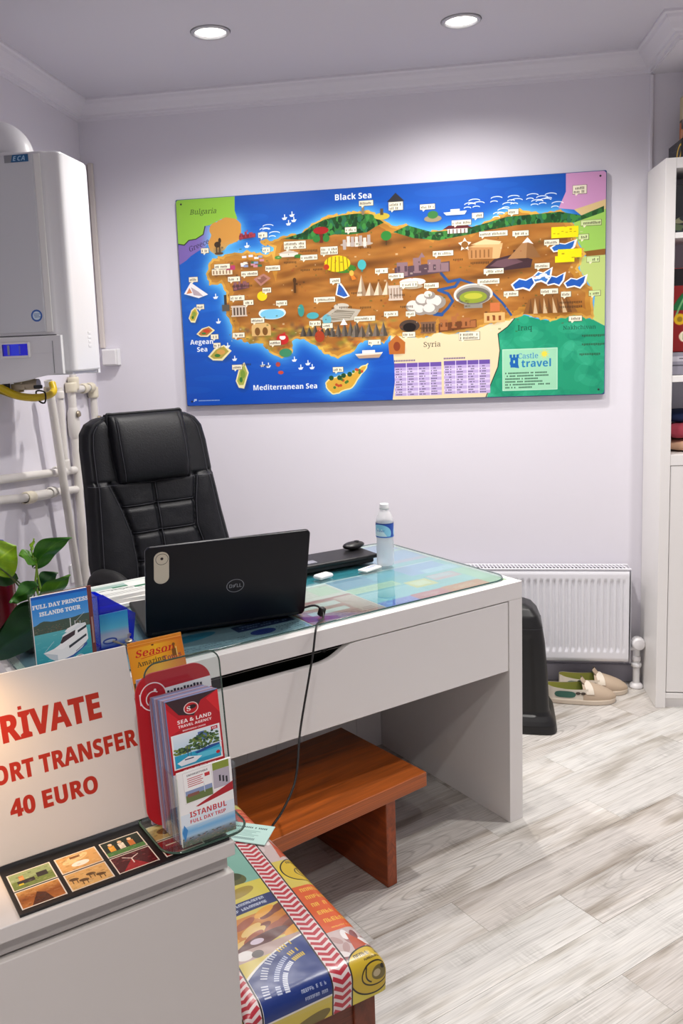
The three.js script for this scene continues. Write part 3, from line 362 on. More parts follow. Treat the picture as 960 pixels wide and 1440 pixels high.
  lab.forEach(([x, y, w], k) => {
    const tall = [1, 2, 33, 52, 54].includes(k) ? 38 : 24, lx = X(x - w / 2), ly = Y(y) - tall / 2;
    g.fillStyle = '#4a4030'; g.fillRect(lx - 1, ly - 1, X(w) + 3, tall + 3); g.fillStyle = k >= 55 && k < 59 ? '#cfe0a0' : '#f2ead2'; g.fillRect(lx, ly, X(w), tall);
    g.fillStyle = '#f2ead2'; g.beginPath(); g.moveTo(lx + 10, ly + tall); g.lineTo(lx + 24, ly + tall); g.lineTo(lx + 14, ly + tall + 10); g.fill();
    g.fillStyle = '#3a342c'; for (let r = 0; r < (tall > 30 ? 2 : 1); r++) for (let q = 5; q < X(w) - 8; q += 7) if (hash(q, k, 31 + r) > 0.16) { const hh = 7 + 6 * hash(q, k, 33); g.fillRect(lx + q, ly + 6 + r * 16 + (13 - hh), 3, hh); if (hash(q, k, 35) > 0.5) g.fillRect(lx + q, ly + 10 + r * 16, 5, 2); }
  });
  for (const [x, y, w] of [[0.26, 0.32, 0.03], [0.3, 0.36, 0.02], [0.33, 0.36, 0.02], [0.3, 0.27, 0.04], [0.44, 0.27, 0.03], [0.39, 0.545, 0.03], [0.44, 0.55, 0.025], [0.42, 0.48, 0.025], [0.52, 0.5, 0.025], [0.58, 0.66, 0.03], [0.66, 0.35, 0.02], [0.7, 0.37, 0.04], [0.9, 0.57, 0.05], [0.9, 0.59, 0.05], [0.95, 0.725, 0.05], [0.95, 0.765, 0.06], [0.945, 0.81, 0.045], [0.13, 0.42, 0.05], [0.19, 0.81, 0.02], [0.145, 0.8, 0.02], [0.535, 0.555, 0.03]]) { g.fillStyle = 'rgba(50,34,16,0.6)'; for (let q = 0; q < X(w); q += 8) g.fillRect(X(x) + q, Y(y), 5, 8 + 4 * hash(q, 1, 1)); }
  // legible names
  const T = (s, x, y, f, c, al = 'center') => { g.font = f; g.fillStyle = c; g.textAlign = al; g.textBaseline = 'middle'; g.fillText(s, X(x), Y(y)); };
  T('Black', 0.412, 0.038, 'bold 40px sans-serif', '#f4f8fc'); T('Sea', 0.459, 0.038, 'bold 40px sans-serif', '#f4f8fc');
  T('Bulgaria', 0.066, 0.06, 'italic 34px serif', '#30401c'); g.save(); g.translate(X(0.049), Y(0.212)); g.rotate(-0.35); g.font = 'italic 34px serif'; g.fillStyle = '#2c2440'; g.textAlign = 'center'; g.fillText('Greece', 0, 8); g.restore();
  T('Aegean', 0.046, 0.685, 'bold 34px sans-serif', '#f4f8fc'); T('Sea', 0.046, 0.722, 'bold 34px sans-serif', '#f4f8fc'); T('Mediterranean Sea', 0.25, 0.921, 'bold 36px sans-serif', '#f4f8fc');
  T('Syria', 0.608, 0.742, '34px serif', '#2c261c'); T('Iraq', 0.822, 0.682, '34px serif', '#0c3c2c'); T('Nakhchivan', 0.944, 0.69, '26px serif', '#0c3c2c');
  T('.', 0.018, 0.97, 'bold 30px sans-serif', '#dce8f4'); g.fillStyle = 'rgba(230,240,250,0.8)'; g.fillRect(X(0.018), Y(0.967), 14, 10); for (let q = 0; q < 110; q += 7) g.fillRect(X(0.03) + q, Y(0.974), 4, 5);
  // distance tables
  for (const [x0, y0, x1, y1] of [[0.518, 0.826, 0.629, 0.983], [0.635, 0.823, 0.742, 0.98]]) {
    g.fillStyle = '#c3b0dc'; g.fillRect(X(x0), Y(y0), X(x1 - x0), Y(y1 - y0)); g.fillStyle = '#6a50a4'; g.fillRect(X(x0), Y(y0), X(x1 - x0), Y(0.02)); g.fillStyle = '#50407c'; for (let q = 0; q < 100; q += 8) g.fillRect(X(x0) + q, Y(y0) - 16, 5, 8);
    for (let r = 0; r < 11; r++) { const yy = y0 + 0.024 + r * 0.0122; g.fillStyle = r % 2 ? '#d8cbe8' : '#b9a4d6'; g.fillRect(X(x0), Y(yy), X(x1 - x0), Y(0.0085)); g.fillStyle = '#3c3058'; for (let c = 0; c < 4; c++) for (let q = 0; q < 30; q += 6) if (hash(q, r * 4 + c, 51) > 0.25) g.fillRect(X(x0 + (x1 - x0) * (c / 4 + 0.03)) + q, Y(yy) + 2, 4, 5); }
    g.fillStyle = '#efe6f6'; for (let c = 1; c < 4; c++) g.fillRect(X(x0 + (x1 - x0) * c / 4), Y(y0), 3, Y(y1 - y0));
  }
  // the agency's box
  const bx = 0.771, by = 0.78, bw = 0.124, bh = 0.192; g.fillStyle = '#9ed8b4'; g.fillRect(X(bx), Y(by), X(bw), Y(bh)); g.strokeStyle = '#c8ecd4'; g.lineWidth = 3; g.strokeRect(X(bx), Y(by), X(bw), Y(bh));
  g.fillStyle = '#1262ae'; const cx = X(0.789), cy = Y(0.808); g.fillRect(cx, cy + 10, 36, 48); for (let k = 0; k < 3; k++) g.fillRect(cx - 4 + k * 16, cy - 4, 11, 16); g.beginPath(); g.moveTo(cx - 2, cy + 30); g.quadraticCurveTo(cx - 12, cy + 56, cx + 40, cy + 62); g.lineTo(cx + 36, cy + 44); g.fill(); g.fillStyle = '#9ed8b4'; g.fillRect(cx + 13, cy + 24, 8, 14);
  g.fillStyle = '#e8d84c'; g.beginPath(); g.arc(X(0.866), Y(0.806), 13, 0, 7); g.fill(); g.strokeStyle = '#e8d84c'; g.lineWidth = 3; for (let k = 0; k < 10; k++) { g.beginPath(); g.moveTo(X(0.866) + 15 * Math.cos(k * 0.628), Y(0.806) + 15 * Math.sin(k * 0.628)); g.lineTo(X(0.866) + 21 * Math.cos(k * 0.628), Y(0.806) + 21 * Math.sin(k * 0.628)); g.stroke(); }
  T('Castle', 0.829, 0.813, '34px serif', '#2a7ac0'); T('travel', 0.848, 0.848, 'bold 50px sans-serif', '#1e7ab4');
  g.fillStyle = '#2c5240'; for (let r = 0; r < 6; r++) for (let q = 0; q < [190, 200, 150, 175, 205, 120][r]; q += 7) if (hash(q, r, 61) > 0.14) g.fillRect(X(bx) + 12 + q, Y(0.888 + r * 0.0135), 5, 7);
}
{
  const o = thing('wall_map', 'wide illustrated tourist map board in blue and brown on the back wall', 'map', V(-1.04 + 0.849, 1.185 + 0.4255, 0.0005));
  part('board', rbox(1.698, 0.851, 0.022, 0.006, 3), MAT(0x2c4c8c, 0.5), o, 0, 0, 0.0115);
  part('map_print', unitUV(new THREE.ShapeGeometry(rshape(1.692, 0.845, 0.012), 8)), print(2048, 1026, paintMap, 0.32), o, 0, 0, 0.0228);
  for (const [x, y] of [[-0.825, 0.405], [0.825, 0.405], [-0.825, -0.405], [0.825, -0.405]]) kid('screw', lathe([[0, 0.0016], [0.0035, 0.001], [0.004, 0]], 12), M.darkMetal, o, x, y, 0.0229, Math.PI / 2);
}

// ---------------------------------------------------------------- boiler and pipes on the left wall
{
  const o = thing('wall_boiler', 'white wall-hung gas boiler with a grey front and small blue display, high on the left', 'boiler', V(XL + 0.001, 1.345, 0.75));
  const W = 0.331, H = 0.695;
  const plan = new THREE.Shape(); plan.moveTo(0, 0.014); plan.lineTo(W - 0.006, 0.014); plan.lineTo(W - 0.006, 0.03); plan.lineTo(W - 0.001, 0.034); plan.lineTo(W - 0.001, 0.045); plan.lineTo(W, 0.05); plan.lineTo(W, 0.205); plan.quadraticCurveTo(W, 0.226, W - 0.016, 0.231); plan.quadraticCurveTo(W - 0.036, 0.235, W - 0.046, 0.243); plan.quadraticCurveTo(W - 0.056, 0.25, W - 0.08, 0.25); plan.lineTo(0, 0.25); plan.lineTo(0, 0.014);
  part('case', extrude(plan, H - 0.026, 0.006, 10).rotateX(Math.PI / 2).translate(0, H, 0), M.boilerWhite, o);
  part('back_frame', box(W - 0.012, H - 0.03, 0.02), M.boilerWhite, o, (W - 0.012) / 2, H / 2, 0.006);
  part('front_panel', rbox(W - 0.078, 0.535, 0.008, 0.003), M.boilerGrey, o, (W - 0.078) / 2, 0.42, 0.2498);
  part('pale_strip', rbox(0.02, 0.535, 0.004, 0.0018), MAT(0xeeeeea, 0.3), o, W - 0.066, 0.42, 0.2492);
  // lower control panel with a curved underside
  const low = new THREE.Shape(); low.moveTo(0, 0.142); low.lineTo(W - 0.03, 0.142); low.lineTo(W - 0.03, 0.022); low.quadraticCurveTo(W - 0.09, 0.022, W - 0.14, 0.008); low.quadraticCurveTo(W - 0.2, -0.006, 0, -0.008); low.lineTo(0, 0.142);
  part('control_panel', extrude(low, 0.02, 0.003), M.boilerWhite, o, 0, 0, 0.236);
  part('door_gap', box(W - 0.045, 0.002, 0.004), M.darkMetal, o, (W - 0.045) / 2, 0.1435, 0.2525);
  part('flap', extrude(shape([[0, 0.088], [W - 0.06, 0.088], [W - 0.06, 0.022], [W - 0.1, 0.016], [W - 0.14, 0.01], [W - 0.2, 0.002], [0, -0.002]]), 0.003, 0.001), M.boilerWhite, o, 0, 0, 0.2555);
  part('flap_seam', box(0.0015, 0.1, 0.002), MAT(0x8a8a90, 0.5), o, W - 0.058, 0.075, 0.2565);
  const disp = part('display', rbox(0.096, 0.05, 0.012, 0.004), M.whiteGloss, o, 0.151, 0.1, 0.26);
  part('screen', new THREE.PlaneGeometry(0.085, 0.036), new THREE.MeshPhysicalMaterial({ color: 0x0a0a30, roughness: 0.2, emissive: 0xffffff, emissiveIntensity: 0.75, emissiveMap: canvasTex(128, 56, (g, w, h) => { g.fillStyle = '#1414e6'; g.fillRect(0, 0, w, h); g.fillStyle = '#2a3cf6'; g.fillRect(44, 0, 40, h); g.fillStyle = '#7a7c90'; g.fillRect(26, 4, 12, h - 8); g.fillStyle = '#4a52c8'; g.fillRect(84, 8, 8, h - 14); g.fillStyle = '#0c0c90'; g.fillRect(0, 0, 8, h); }) }), disp, 0, 0.001, 0.0064);
  part('badge', rbox(0.078, 0.022, 0.003, 0.001), print(160, 46, (g, w, h) => { g.fillStyle = '#8b8d92'; g.fillRect(0, 0, w, h); g.fillStyle = '#1d5c8e'; g.beginPath(); g.moveTo(56, 0); g.lineTo(w, 0); g.lineTo(w, h); g.lineTo(44, h); g.fill(); g.font = 'italic bold 40px sans-serif'; g.fillStyle = '#a8cbe2'; g.fillText('E', 54, 38); g.fillText('C', 84, 38); g.fillStyle = '#a8cbe2'; g.fillText('A', 112, 38); }), o, 0.202, 0.676, 0.255);
  part('round_sticker', new THREE.CircleGeometry(0.0185, 40), print(128, 128, (g, w) => { g.fillStyle = '#2c62b4'; g.fillRect(0, 0, w, w); g.fillStyle = '#d2e4f4'; g.beginPath(); g.arc(64, 64, 46, 0, 7); g.fill(); g.fillStyle = '#5a7aa8'; for (let r = 0; r < 3; r++) for (let q = 0; q < 7; q++) if (hash(q, r, 5) > 0.2) g.fillRect(32 + q * 10 + (r === 2 ? 8 : 0), 42 + r * 16, 7, 9); }), o, 0.227, 0.204, 0.2541);
  const emb = []; for (const [y, w] of [[0.028, 0.02], [0.014, 0.024], [0, 0.018], [-0.014, 0.022]]) emb.push(moved(rbox(0.0015, 0.008, w, 0.0006), 0, y, 0));
  part('embossed_mark', join(emb), M.boilerWhite, o, W + 0.0004, 0.12, 0.1);
  part('underside', box(W - 0.012, 0.012, 0.2), M.boilerWhite, o, (W - 0.012) / 2, 0.024, 0.125);
  // connections hanging from the underside
  const fit = (x, z, r, h, m) => kid('fitting', lathe([[0, 0], [r * 1.25, 0], [r * 1.25, -h * 0.35], [r, -h * 0.4], [r, -h], [0, -h]], 20), m, o, x, 0.012, z);
  fit(0.075, 0.045, 0.014, 0.045, M.brass); fit(0.07, 0.1, 0.016, 0.05, M.brass); fit(0.06, 0.17, 0.014, 0.04, M.darkMetal);
  const valve = part('gas_valve', join([moved(cyl(0.018, 0.018, 0.05, 20), 0, 0, 0, 0, 0, Math.PI / 2), moved(cyl(0.012, 0.014, 0.03, 16), 0, 0.02, 0), moved(rbox(0.05, 0.02, 0.012, 0.003), -0.04, -0.006, 0.012)]), M.brass, o, 0.14, -0.012, 0.15);
  part('handle', rbox(0.03, 0.012, 0.008, 0.003), M.black, valve, 0.03, -0.008, 0.016);
}
{ // flue leaving the top and bending into the left wall
  const o = thing('flue_pipe', 'white flue elbow rising from the boiler top and bending left into the wall', 'flue pipe', V(-1.30, 2.04, 0.885));
  const r = 0.058, R0 = 0.064; const c = new THREE.CatmullRomCurve3([V(0, 0.0, 0), V(0, 0.012, 0), V(-0.02, 0.045, 0), V(-0.06, 0.06, 0), V(-0.144, 0.06, 0)]);
  const el = []; for (let k = 0; k <= 14; k++) { const a = k / 14 * Math.PI / 2; el.push(V(-R0 * (1 - Math.cos(a)), 0.004 + R0 * Math.sin(a), 0)); }
  part('elbow', new THREE.TubeGeometry(new THREE.CatmullRomCurve3(el), 30, r, 36), M.whitePlastic, o, 0, 0.0, 0);
  part('base_collar', lathe([[r, 0], [r + 0.008, 0.0], [r + 0.008, 0.014], [r, 0.016]], 40), M.whitePlastic, o, 0, 0.001, 0);
  part('wall_tube', cyl(r, r, 0.08, 36).rotateZ(Math.PI / 2), M.whitePlastic, o, -R0 - 0.04, 0.004 + R0, 0);
  part('clamp', lathe([[r, -0.008], [r + 0.005, -0.008], [r + 0.006, 0], [r + 0.005, 0.008], [r, 0.008]], 40).rotateZ(Math.PI / 2), M.steel, o, -R0 - 0.012, 0.004 + R0, 0);
  part('test_cap', lathe([[0, 0.006], [0.007, 0.005], [0.008, 0]], 16).rotateX(Math.PI / 2), M.darkMetal, o, -R0 - 0.0, R0 - 0.01, r - 0.002);
}
{
  const P = 0.0145;
  const pipe = (name, label, pts, r, mat) => { const o = thing(name, label, 'pipe', pts[0]); part('run', path(pts.map(p => p.clone().sub(pts[0])), r, 16, 0.03), mat, o); return o; };
  const at = (o, name, p, geo, mat, rx = 0, ry = 0, rz = 0) => kid(name, geo, mat, o, p.x - o.position.x, p.y - o.position.y, p.z - o.position.z, rx, ry, rz);
  const collar = (r, h) => lathe([[r * 0.8, -h / 2], [r, -h / 2], [r * 1.06, -h * 0.3], [r * 1.06, h * 0.3], [r, h / 2], [r * 0.8, h / 2]], 24);
  const a = pipe('water_pipe', 'long pale pipe crossing in front of the others from the boiler down to the floor', [V(-1.38, 1.335, 0.612), V(-1.38, 1.2, 0.587), V(-1.385, 0.5, 0.468), V(-1.39, 0.01, 0.45)], 0.0155, M.pipeWhite);
  at(a, 'collar', V(-1.38, 1.30, 0.606), collar(0.02, 0.025), M.brass);
  const b = pipe('water_pipe', 'short pipe dropping from the boiler into the upper horizontal pipe', [V(-1.42, 1.30, 0.436), V(-1.42, 1.02, 0.436), V(-1.42, 0.985, 0.42), V(-1.42, 0.974, 0.40)], 0.0135, M.pipeWhite);
  at(b, 'collar', V(-1.42, 1.272, 0.436), collar(0.0165, 0.03), M.pipeWhite); at(b, 'elbow_joint', V(-1.42, 1.0, 0.436), collar(0.0185, 0.045), M.pipeWhite);
  const c = pipe('water_pipe', 'thick main pipe with a screwed valve body dropping beside the chair back', [V(-1.42, 1.31, 0.325), V(-1.42, 1.0, 0.325), V(-1.42, 0.01, 0.325)], 0.0165, M.pipeWhite);
  at(c, 'valve_body', V(-1.42, 1.165, 0.325), lathe([[0.016, -0.075], [0.023, -0.06], [0.025, -0.02], [0.023, 0.03], [0.017, 0.05]], 24), M.pipeWhite); at(c, 'valve_screw', V(-1.396, 1.19, 0.333), lathe([[0, 0.01], [0.011, 0.008], [0.013, 0]], 18), M.brass, 0.1, 0, -Math.PI / 2.2); at(c, 'collar', V(-1.42, 1.295, 0.325), collar(0.022, 0.04), M.pipeCream);
  const d = pipe('water_pipe', 'pipe with two cream elbows turning from the boiler toward the room corner', [V(-1.42, 1.345, 0.30), V(-1.42, 1.284, 0.30), V(-1.42, 1.284, 0.105), V(-1.42, 0.01, 0.105)], 0.0145, M.pipeWhite);
  at(d, 'elbow_joint', V(-1.42, 1.31, 0.30), collar(0.021, 0.05), M.pipeCream); at(d, 'elbow_joint', V(-1.42, 1.284, 0.2), collar(0.02, 0.035), M.pipeCream, Math.PI / 2); at(d, 'elbow_joint', V(-1.42, 1.284, 0.135), collar(0.02, 0.04), M.pipeCream, Math.PI / 2); at(d, 'elbow_joint', V(-1.42, 1.262, 0.105), collar(0.0205, 0.045), M.pipeCream); at(d, 'valve_screw', V(-1.40, 1.15, 0.112), lathe([[0, 0.012], [0.012, 0.01], [0.014, 0]], 18), M.brass, 0, 0, -Math.PI / 2.2);
  const e = pipe('heating_pipe', 'upper of the two horizontal pipes along the left wall', [V(-1.425, 0.955, 0.2), V(-1.425, 0.966, 0.33), V(-1.425, 1.024, 0.93), V(-1.425, 1.06, 1.5)], 0.015, M.pipeWhite);
  at(e, 'tee_joint', V(-1.425, 0.978, 0.455), collar(0.0205, 0.05), M.pipeWhite, Math.PI / 2 - 0.1); at(e, 'tee_joint', V(-1.425, 0.985, 0.5), collar(0.0195, 0.03), M.pipeWhite, Math.PI / 2 - 0.1); at(e, 'tee_joint', V(-1.425, 0.964, 0.30), collar(0.0195, 0.035), M.pipeCream, Math.PI / 2 - 0.1);
  const f = pipe('heating_pipe', 'lower of the two horizontal pipes along the left wall, with a cream joint', [V(-1.425, 0.868, 0.2), V(-1.425, 0.887, 0.33), V(-1.425, 0.908, 0.5), V(-1.425, 0.926, 0.72), V(-1.425, 0.958, 0.95), V(-1.425, 0.99, 1.5)], 0.0148, M.pipeWhite);
  at(f, 'cream_joint', V(-1.425, 0.929, 0.745), collar(0.0215, 0.055), M.pipeCream, Math.PI / 2 - 0.1); at(f, 'tee_joint', V(-1.425, 0.915, 0.56), collar(0.0205, 0.035), M.pipeWhite, Math.PI / 2 - 0.1); at(f, 'clip', V(-1.4255, 0.921, 0.655), collar(0.0175, 0.13), M.pipeWhite, Math.PI / 2 - 0.1);
  const h = thing('gas_hose', 'yellow corrugated gas hose looping under the boiler', 'hose', V(-1.31, 1.30, 0.86));
  part('hose', tube([V(-0.1, 0.06, 0.16), V(-0.08, 0.035, 0.11), V(-0.045, -0.004, 0.03), V(-0.01, -0.014, -0.07), V(0.002, 0.0, -0.13), V(-0.01, 0.028, -0.15)], 0.0125, 70, 14), M.yellowHose, h);
  part('second_strand', tube([V(-0.12, 0.045, 0.16), V(-0.09, 0.02, 0.1), V(-0.05, -0.012, 0.02), V(-0.015, -0.022, -0.07), V(0.0, -0.008, -0.12)], 0.006, 50, 10), MAT(0xa88e10, 0.5), h);
  part('tie', tube([V(-0.022, 0.006, -0.048), V(-0.012, -0.03, -0.05), V(0.004, -0.034, -0.05), V(0.006, 0.002, -0.052)], 0.003, 20, 6, true), M.black, h);
  const cd = thing('cable_conduit', 'slim cream cable conduit running down the wall beside the boiler', 'conduit', V(-1.401, 1.444, 0.0005));
  part('channel', rbox(0.022, 0.765, 0.016, 0.004), MAT(0xd8d0ca, 0.45), cd, 0, 0.3825, 0.008); part('cable', tube([V(-0.013, 0.76, 0.006), V(-0.013, 0.4, 0.005), V(-0.012, 0.02, 0.006)], 0.0035, 20, 8), MAT(0x9a8a80, 0.5), cd);
  const jb = thing('junction_box', 'small square white electrical box below the conduit on the back wall', 'electrical box', V(-1.363, 1.405, 0.0005));
  part('base', rbox(0.074, 0.07, 0.03, 0.004), M.whitePlastic, jb, 0, 0, 0.015); part('cover', rbox(0.062, 0.064, 0.012, 0.004), M.whiteGloss, jb, -0.003, 0, 0.034);
  const sk = thing('wall_socket', 'small white wall socket low on the left wall behind the chair', 'socket', V(XL + 0.0005, 0.56, 0.385), Math.PI / 2);
  part('plate', rbox(0.075, 0.075, 0.012, 0.004), M.whitePlastic, sk, 0, 0, 0.006); part('well', lathe([[0.022, 0.002], [0.02, -0.004], [0, -0.004]], 24).rotateX(Math.PI / 2), MAT(0xd0d0d2, 0.4), sk, 0, 0, 0.0118);
}

// ---------------------------------------------------------------- office chair behind the desk
{
  const o = dthing('office_chair', 'black leather high-backed office chair with a padded headrest behind the desk', 'office chair', 0.675, 0, -1.05);
  const leather = MAT(0x080a11, 0.5, { specularIntensity: 0.6, bumpMap: dataTex(256, 256, (u, v) => { const c = 120 + 110 * (fbm(u * 40, v * 40, 71, 3) - 0.5); return [c, c, c]; }, false), bumpScale: 0.0009 }); leather.bumpMap.repeat.set(2, 2);
  const stitchM = MAT(0x3c3d44, 0.7);
  const pw = [[0.46, 0.20], [0.52, 0.232], [0.62, 0.257], [0.73, 0.262], [0.85, 0.249], [0.98, 0.238], [1.1, 0.234], [1.155, 0.226], [1.185, 0.205], [1.203, 0.17], [1.21, 0.12]];
  const lin = (t, p) => { if (t <= p[0][0]) return p[0][1]; for (let i = 1; i < p.length; i++) if (t <= p[i][0]) { const a = p[i - 1], b = p[i], s = (t - a[0]) / (b[0] - a[0]); return a[1] + (b[1] - a[1]) * s; } return p[p.length - 1][1]; };
  const lean = y => -0.273 * (y - 0.78) - (y < 0.62 ? 0.3 * (0.62 - y) ** 2 : 0) + (y > 1.1 ? 0.0 : 0);
  const seamL = [[0.46, -0.12], [0.62, -0.117], [0.721, -0.104], [0.814, -0.108], [0.903, -0.131], [0.985, -0.161]], seamR = [[0.46, 0.15], [0.62, 0.15], [0.737, 0.137], [0.814, 0.121], [0.9, 0.131], [0.985, 0.15]];
  const dip = (d, w) => Math.exp(-(d / w) * (d / w));
  const front = (x, y) => { // height of the padding in front of the shell
    const w = lin(y, pw), s = Math.abs(x) / w; let e = Math.sqrt(Math.max(0, 1 - Math.pow(s, 7))) * Math.sqrt(Math.max(0, 1 - Math.pow(Math.max(0, (y - 1.15) / 0.062), 4)));
    let z = 0.05 * e + 0.018 * (s * s) * e;
    const gl = lin(y, seamL), gr = lin(y, seamR);
    if (y < 0.99) { z -= 0.009 * dip(x - gl, 0.007) + 0.009 * dip(x - gr, 0.007); if (x > gl && x < gr) { z -= 0.008 * dip(x + 0.01, 0.006); for (const h of [0.72, 0.812, 0.902]) z -= 0.009 * dip(y - h, 0.007); z += 0.006; const cw = (x < -0.01 ? (x - gl) / (-0.01 - gl) : (x + 0.01) / (gr + 0.01)); z += 0.006 * Math.sin(Math.PI * Math.min(1, Math.max(0, cw))); } else z += 0.012 * Math.sin(Math.PI * Math.min(1, Math.max(0, (Math.abs(x) - Math.abs(x < 0 ? gl : gr)) / (w - Math.abs(x < 0 ? gl : gr))))); z += 0.004 * (fbm(x * 14 + 3, y * 14, 91, 3) - 0.5); }
    z -= 0.007 * dip(y - 0.99, 0.006);
    z -= 0.007 * dip(Math.abs(x) - (w - 0.028), 0.005);
    return z * (e > 0 ? 1 : 0);
  };
  const yAt = t => 0.46 + 0.75 * t;
  const back = grid(150, 170, (s, t) => { const y = yAt(t), w = lin(y, pw), x = (s * 2 - 1) * w; return [x, y, lean(y) + front(x, y), x * 4, y * 4]; });
  const shell = grid(60, 60, (s, t) => { const y = yAt(t), w = lin(y, pw), x = (1 - s * 2) * w, q = Math.abs(x) / w; const e = Math.sqrt(Math.max(0, 1 - Math.pow(q, 5))) * Math.sqrt(Math.max(0, 1 - Math.pow(Math.max(0, (y - 1.13) / 0.082), 4))); return [x, y, lean(y) - 0.045 * e, x * 4, y * 4]; });
  const br = part('backrest', join([back, shell]), leather, o);
  const surf = (x, y, lift = 0.0008) => V(x, y, lean(y) + front(x, y) + lift);
  const st = [];
  const seamTube = (fn, n = 30, off = 0.004) => { const p = []; for (let k = 0; k <= n; k++) { const q = fn(k / n); p.push(surf(q[0] + off, q[1])); } st.push(new THREE.TubeGeometry(new THREE.CatmullRomCurve3(p), n * 2, 0.0011, 5)); };
  for (const q of [0, 1]) { seamTube(t => { const y = 0.5 + 0.48 * t; return [lin(y, q ? seamR : seamL), y]; }, 30, q ? 0.008 : -0.008); seamTube(t => { const y = 0.5 + 0.68 * t, w = lin(y, pw); return [(q ? 1 : -1) * (w - 0.034), y]; }, 30, 0); }
  seamTube(t => [-0.01, 0.55 + 0.43 * t], 24, 0.007); seamTube(t => [-0.232 + 0.464 * t, 0.982], 40, 0);
  for (const h of [0.72, 0.812, 0.902]) seamTube(t => { const a = lin(h, seamL), b = lin(h, seamR); return [a + (b - a) * t, h + 0.007]; }, 24, 0);
  part('stitching', join(st), stitchM, br);
  // headrest bolster
  const hx = y => 0.134 + 0.006 * Math.sin((y - 0.98) * 12);
  const hz = (x, y) => { const w = hx(y), s = Math.abs(x) / w, t = (y - 0.98) / 0.235; const e = Math.pow(Math.max(0, 1 - Math.pow(s, 10)), 0.4) * Math.pow(Math.max(0, 1 - Math.pow(Math.abs(2 * t - 1), 6)), 0.4); return 0.045 + e * (0.045 + 0.012 * Math.sin(Math.PI * t)) - 0.005 * dip(Math.abs(x) - (w - 0.018), 0.004) * e; };
  const hr = part('headrest', join([grid(70, 60, (s, t) => { const y = 0.98 + 0.235 * t, x = (s * 2 - 1) * hx(y); return [x, y, lean(y) + hz(x, y), x * 4, y * 4]; }), grid(20, 20, (s, t) => { const y = 0.98 + 0.235 * t, x = (1 - s * 2) * hx(y); return [x, y, lean(y) - 0.0 - 0.05 * (t > 0.8 ? Math.sqrt(Math.max(0, 1 - Math.pow((t - 0.8) / 0.2, 2))) : 1) * 0.4 + 0.02, x * 4, y * 4]; })]), leather, o);
  { const p = [], n = 26; const push = (x, y) => p.push(V(x, y, lean(y) + 0.05)); for (let k = 0; k <= n; k++) push(-hx(0.98 + 0.235 * k / n), 0.98 + 0.235 * k / n); for (let k = 1; k < 14; k++) push(-0.134 + 0.268 * k / 14, 1.215); for (let k = n; k >= 0; k--) push(hx(0.98 + 0.235 * k / n), 0.98 + 0.235 * k / n); for (let k = 13; k > 0; k--) push(-0.134 + 0.268 * k / 14, 0.98); part('piping', new THREE.TubeGeometry(new THREE.CatmullRomCurve3(p, true), 200, 0.0065, 8, true), leather, hr); }
  { const p = []; for (const q of [-1, 1]) { const l = []; for (let k = 0; k <= 24; k++) { const y = 0.992 + 0.21 * k / 24, x = q * (hx(y) - 0.022); l.push(V(x, y, lean(y) + hz(x, y) + 0.0006)); } p.push(new THREE.TubeGeometry(new THREE.CatmullRomCurve3(l), 50, 0.001, 5)); } part('stitching', join(p), stitchM, hr); }
  part('seat', rbox(0.5, 0.11, 0.42, 0.045, 5), leather, o, 0, 0.455, 0.155);
  for (const q of [-1, 1]) kid('armrest', tube([V(q * 0.245, 0.5, 0.02), V(q * 0.265, 0.6, 0.05), V(q * 0.252, 0.69, 0.07), V(q * 0.22, 0.692, 0.2), V(q * 0.25, 0.62, 0.29), V(q * 0.245, 0.47, 0.27)], 0.027, 60, 14), M.blackMatte, o);
  part('column', lathe([[0.025, 0.1], [0.025, 0.25], [0.032, 0.25], [0.032, 0.4], [0.1, 0.405], [0, 0.41]], 24), M.blackMatte, o, 0, 0, 0.155);
  for (let k = 0; k < 5; k++) { const a = k / 5 * Math.PI * 2 + 0.3, leg = kid('base_leg', tube([V(0, 0.1, 0), V(0.12, 0.095, 0), V(0.24, 0.07, 0)], 0.018, 20, 10), M.blackMatte, o, 0, 0, 0.155, 0, a); part('caster', cyl(0.026, 0.026, 0.04, 24).rotateX(Math.PI / 2), M.black, leg, 0.24, 0.0265, 0); }
}

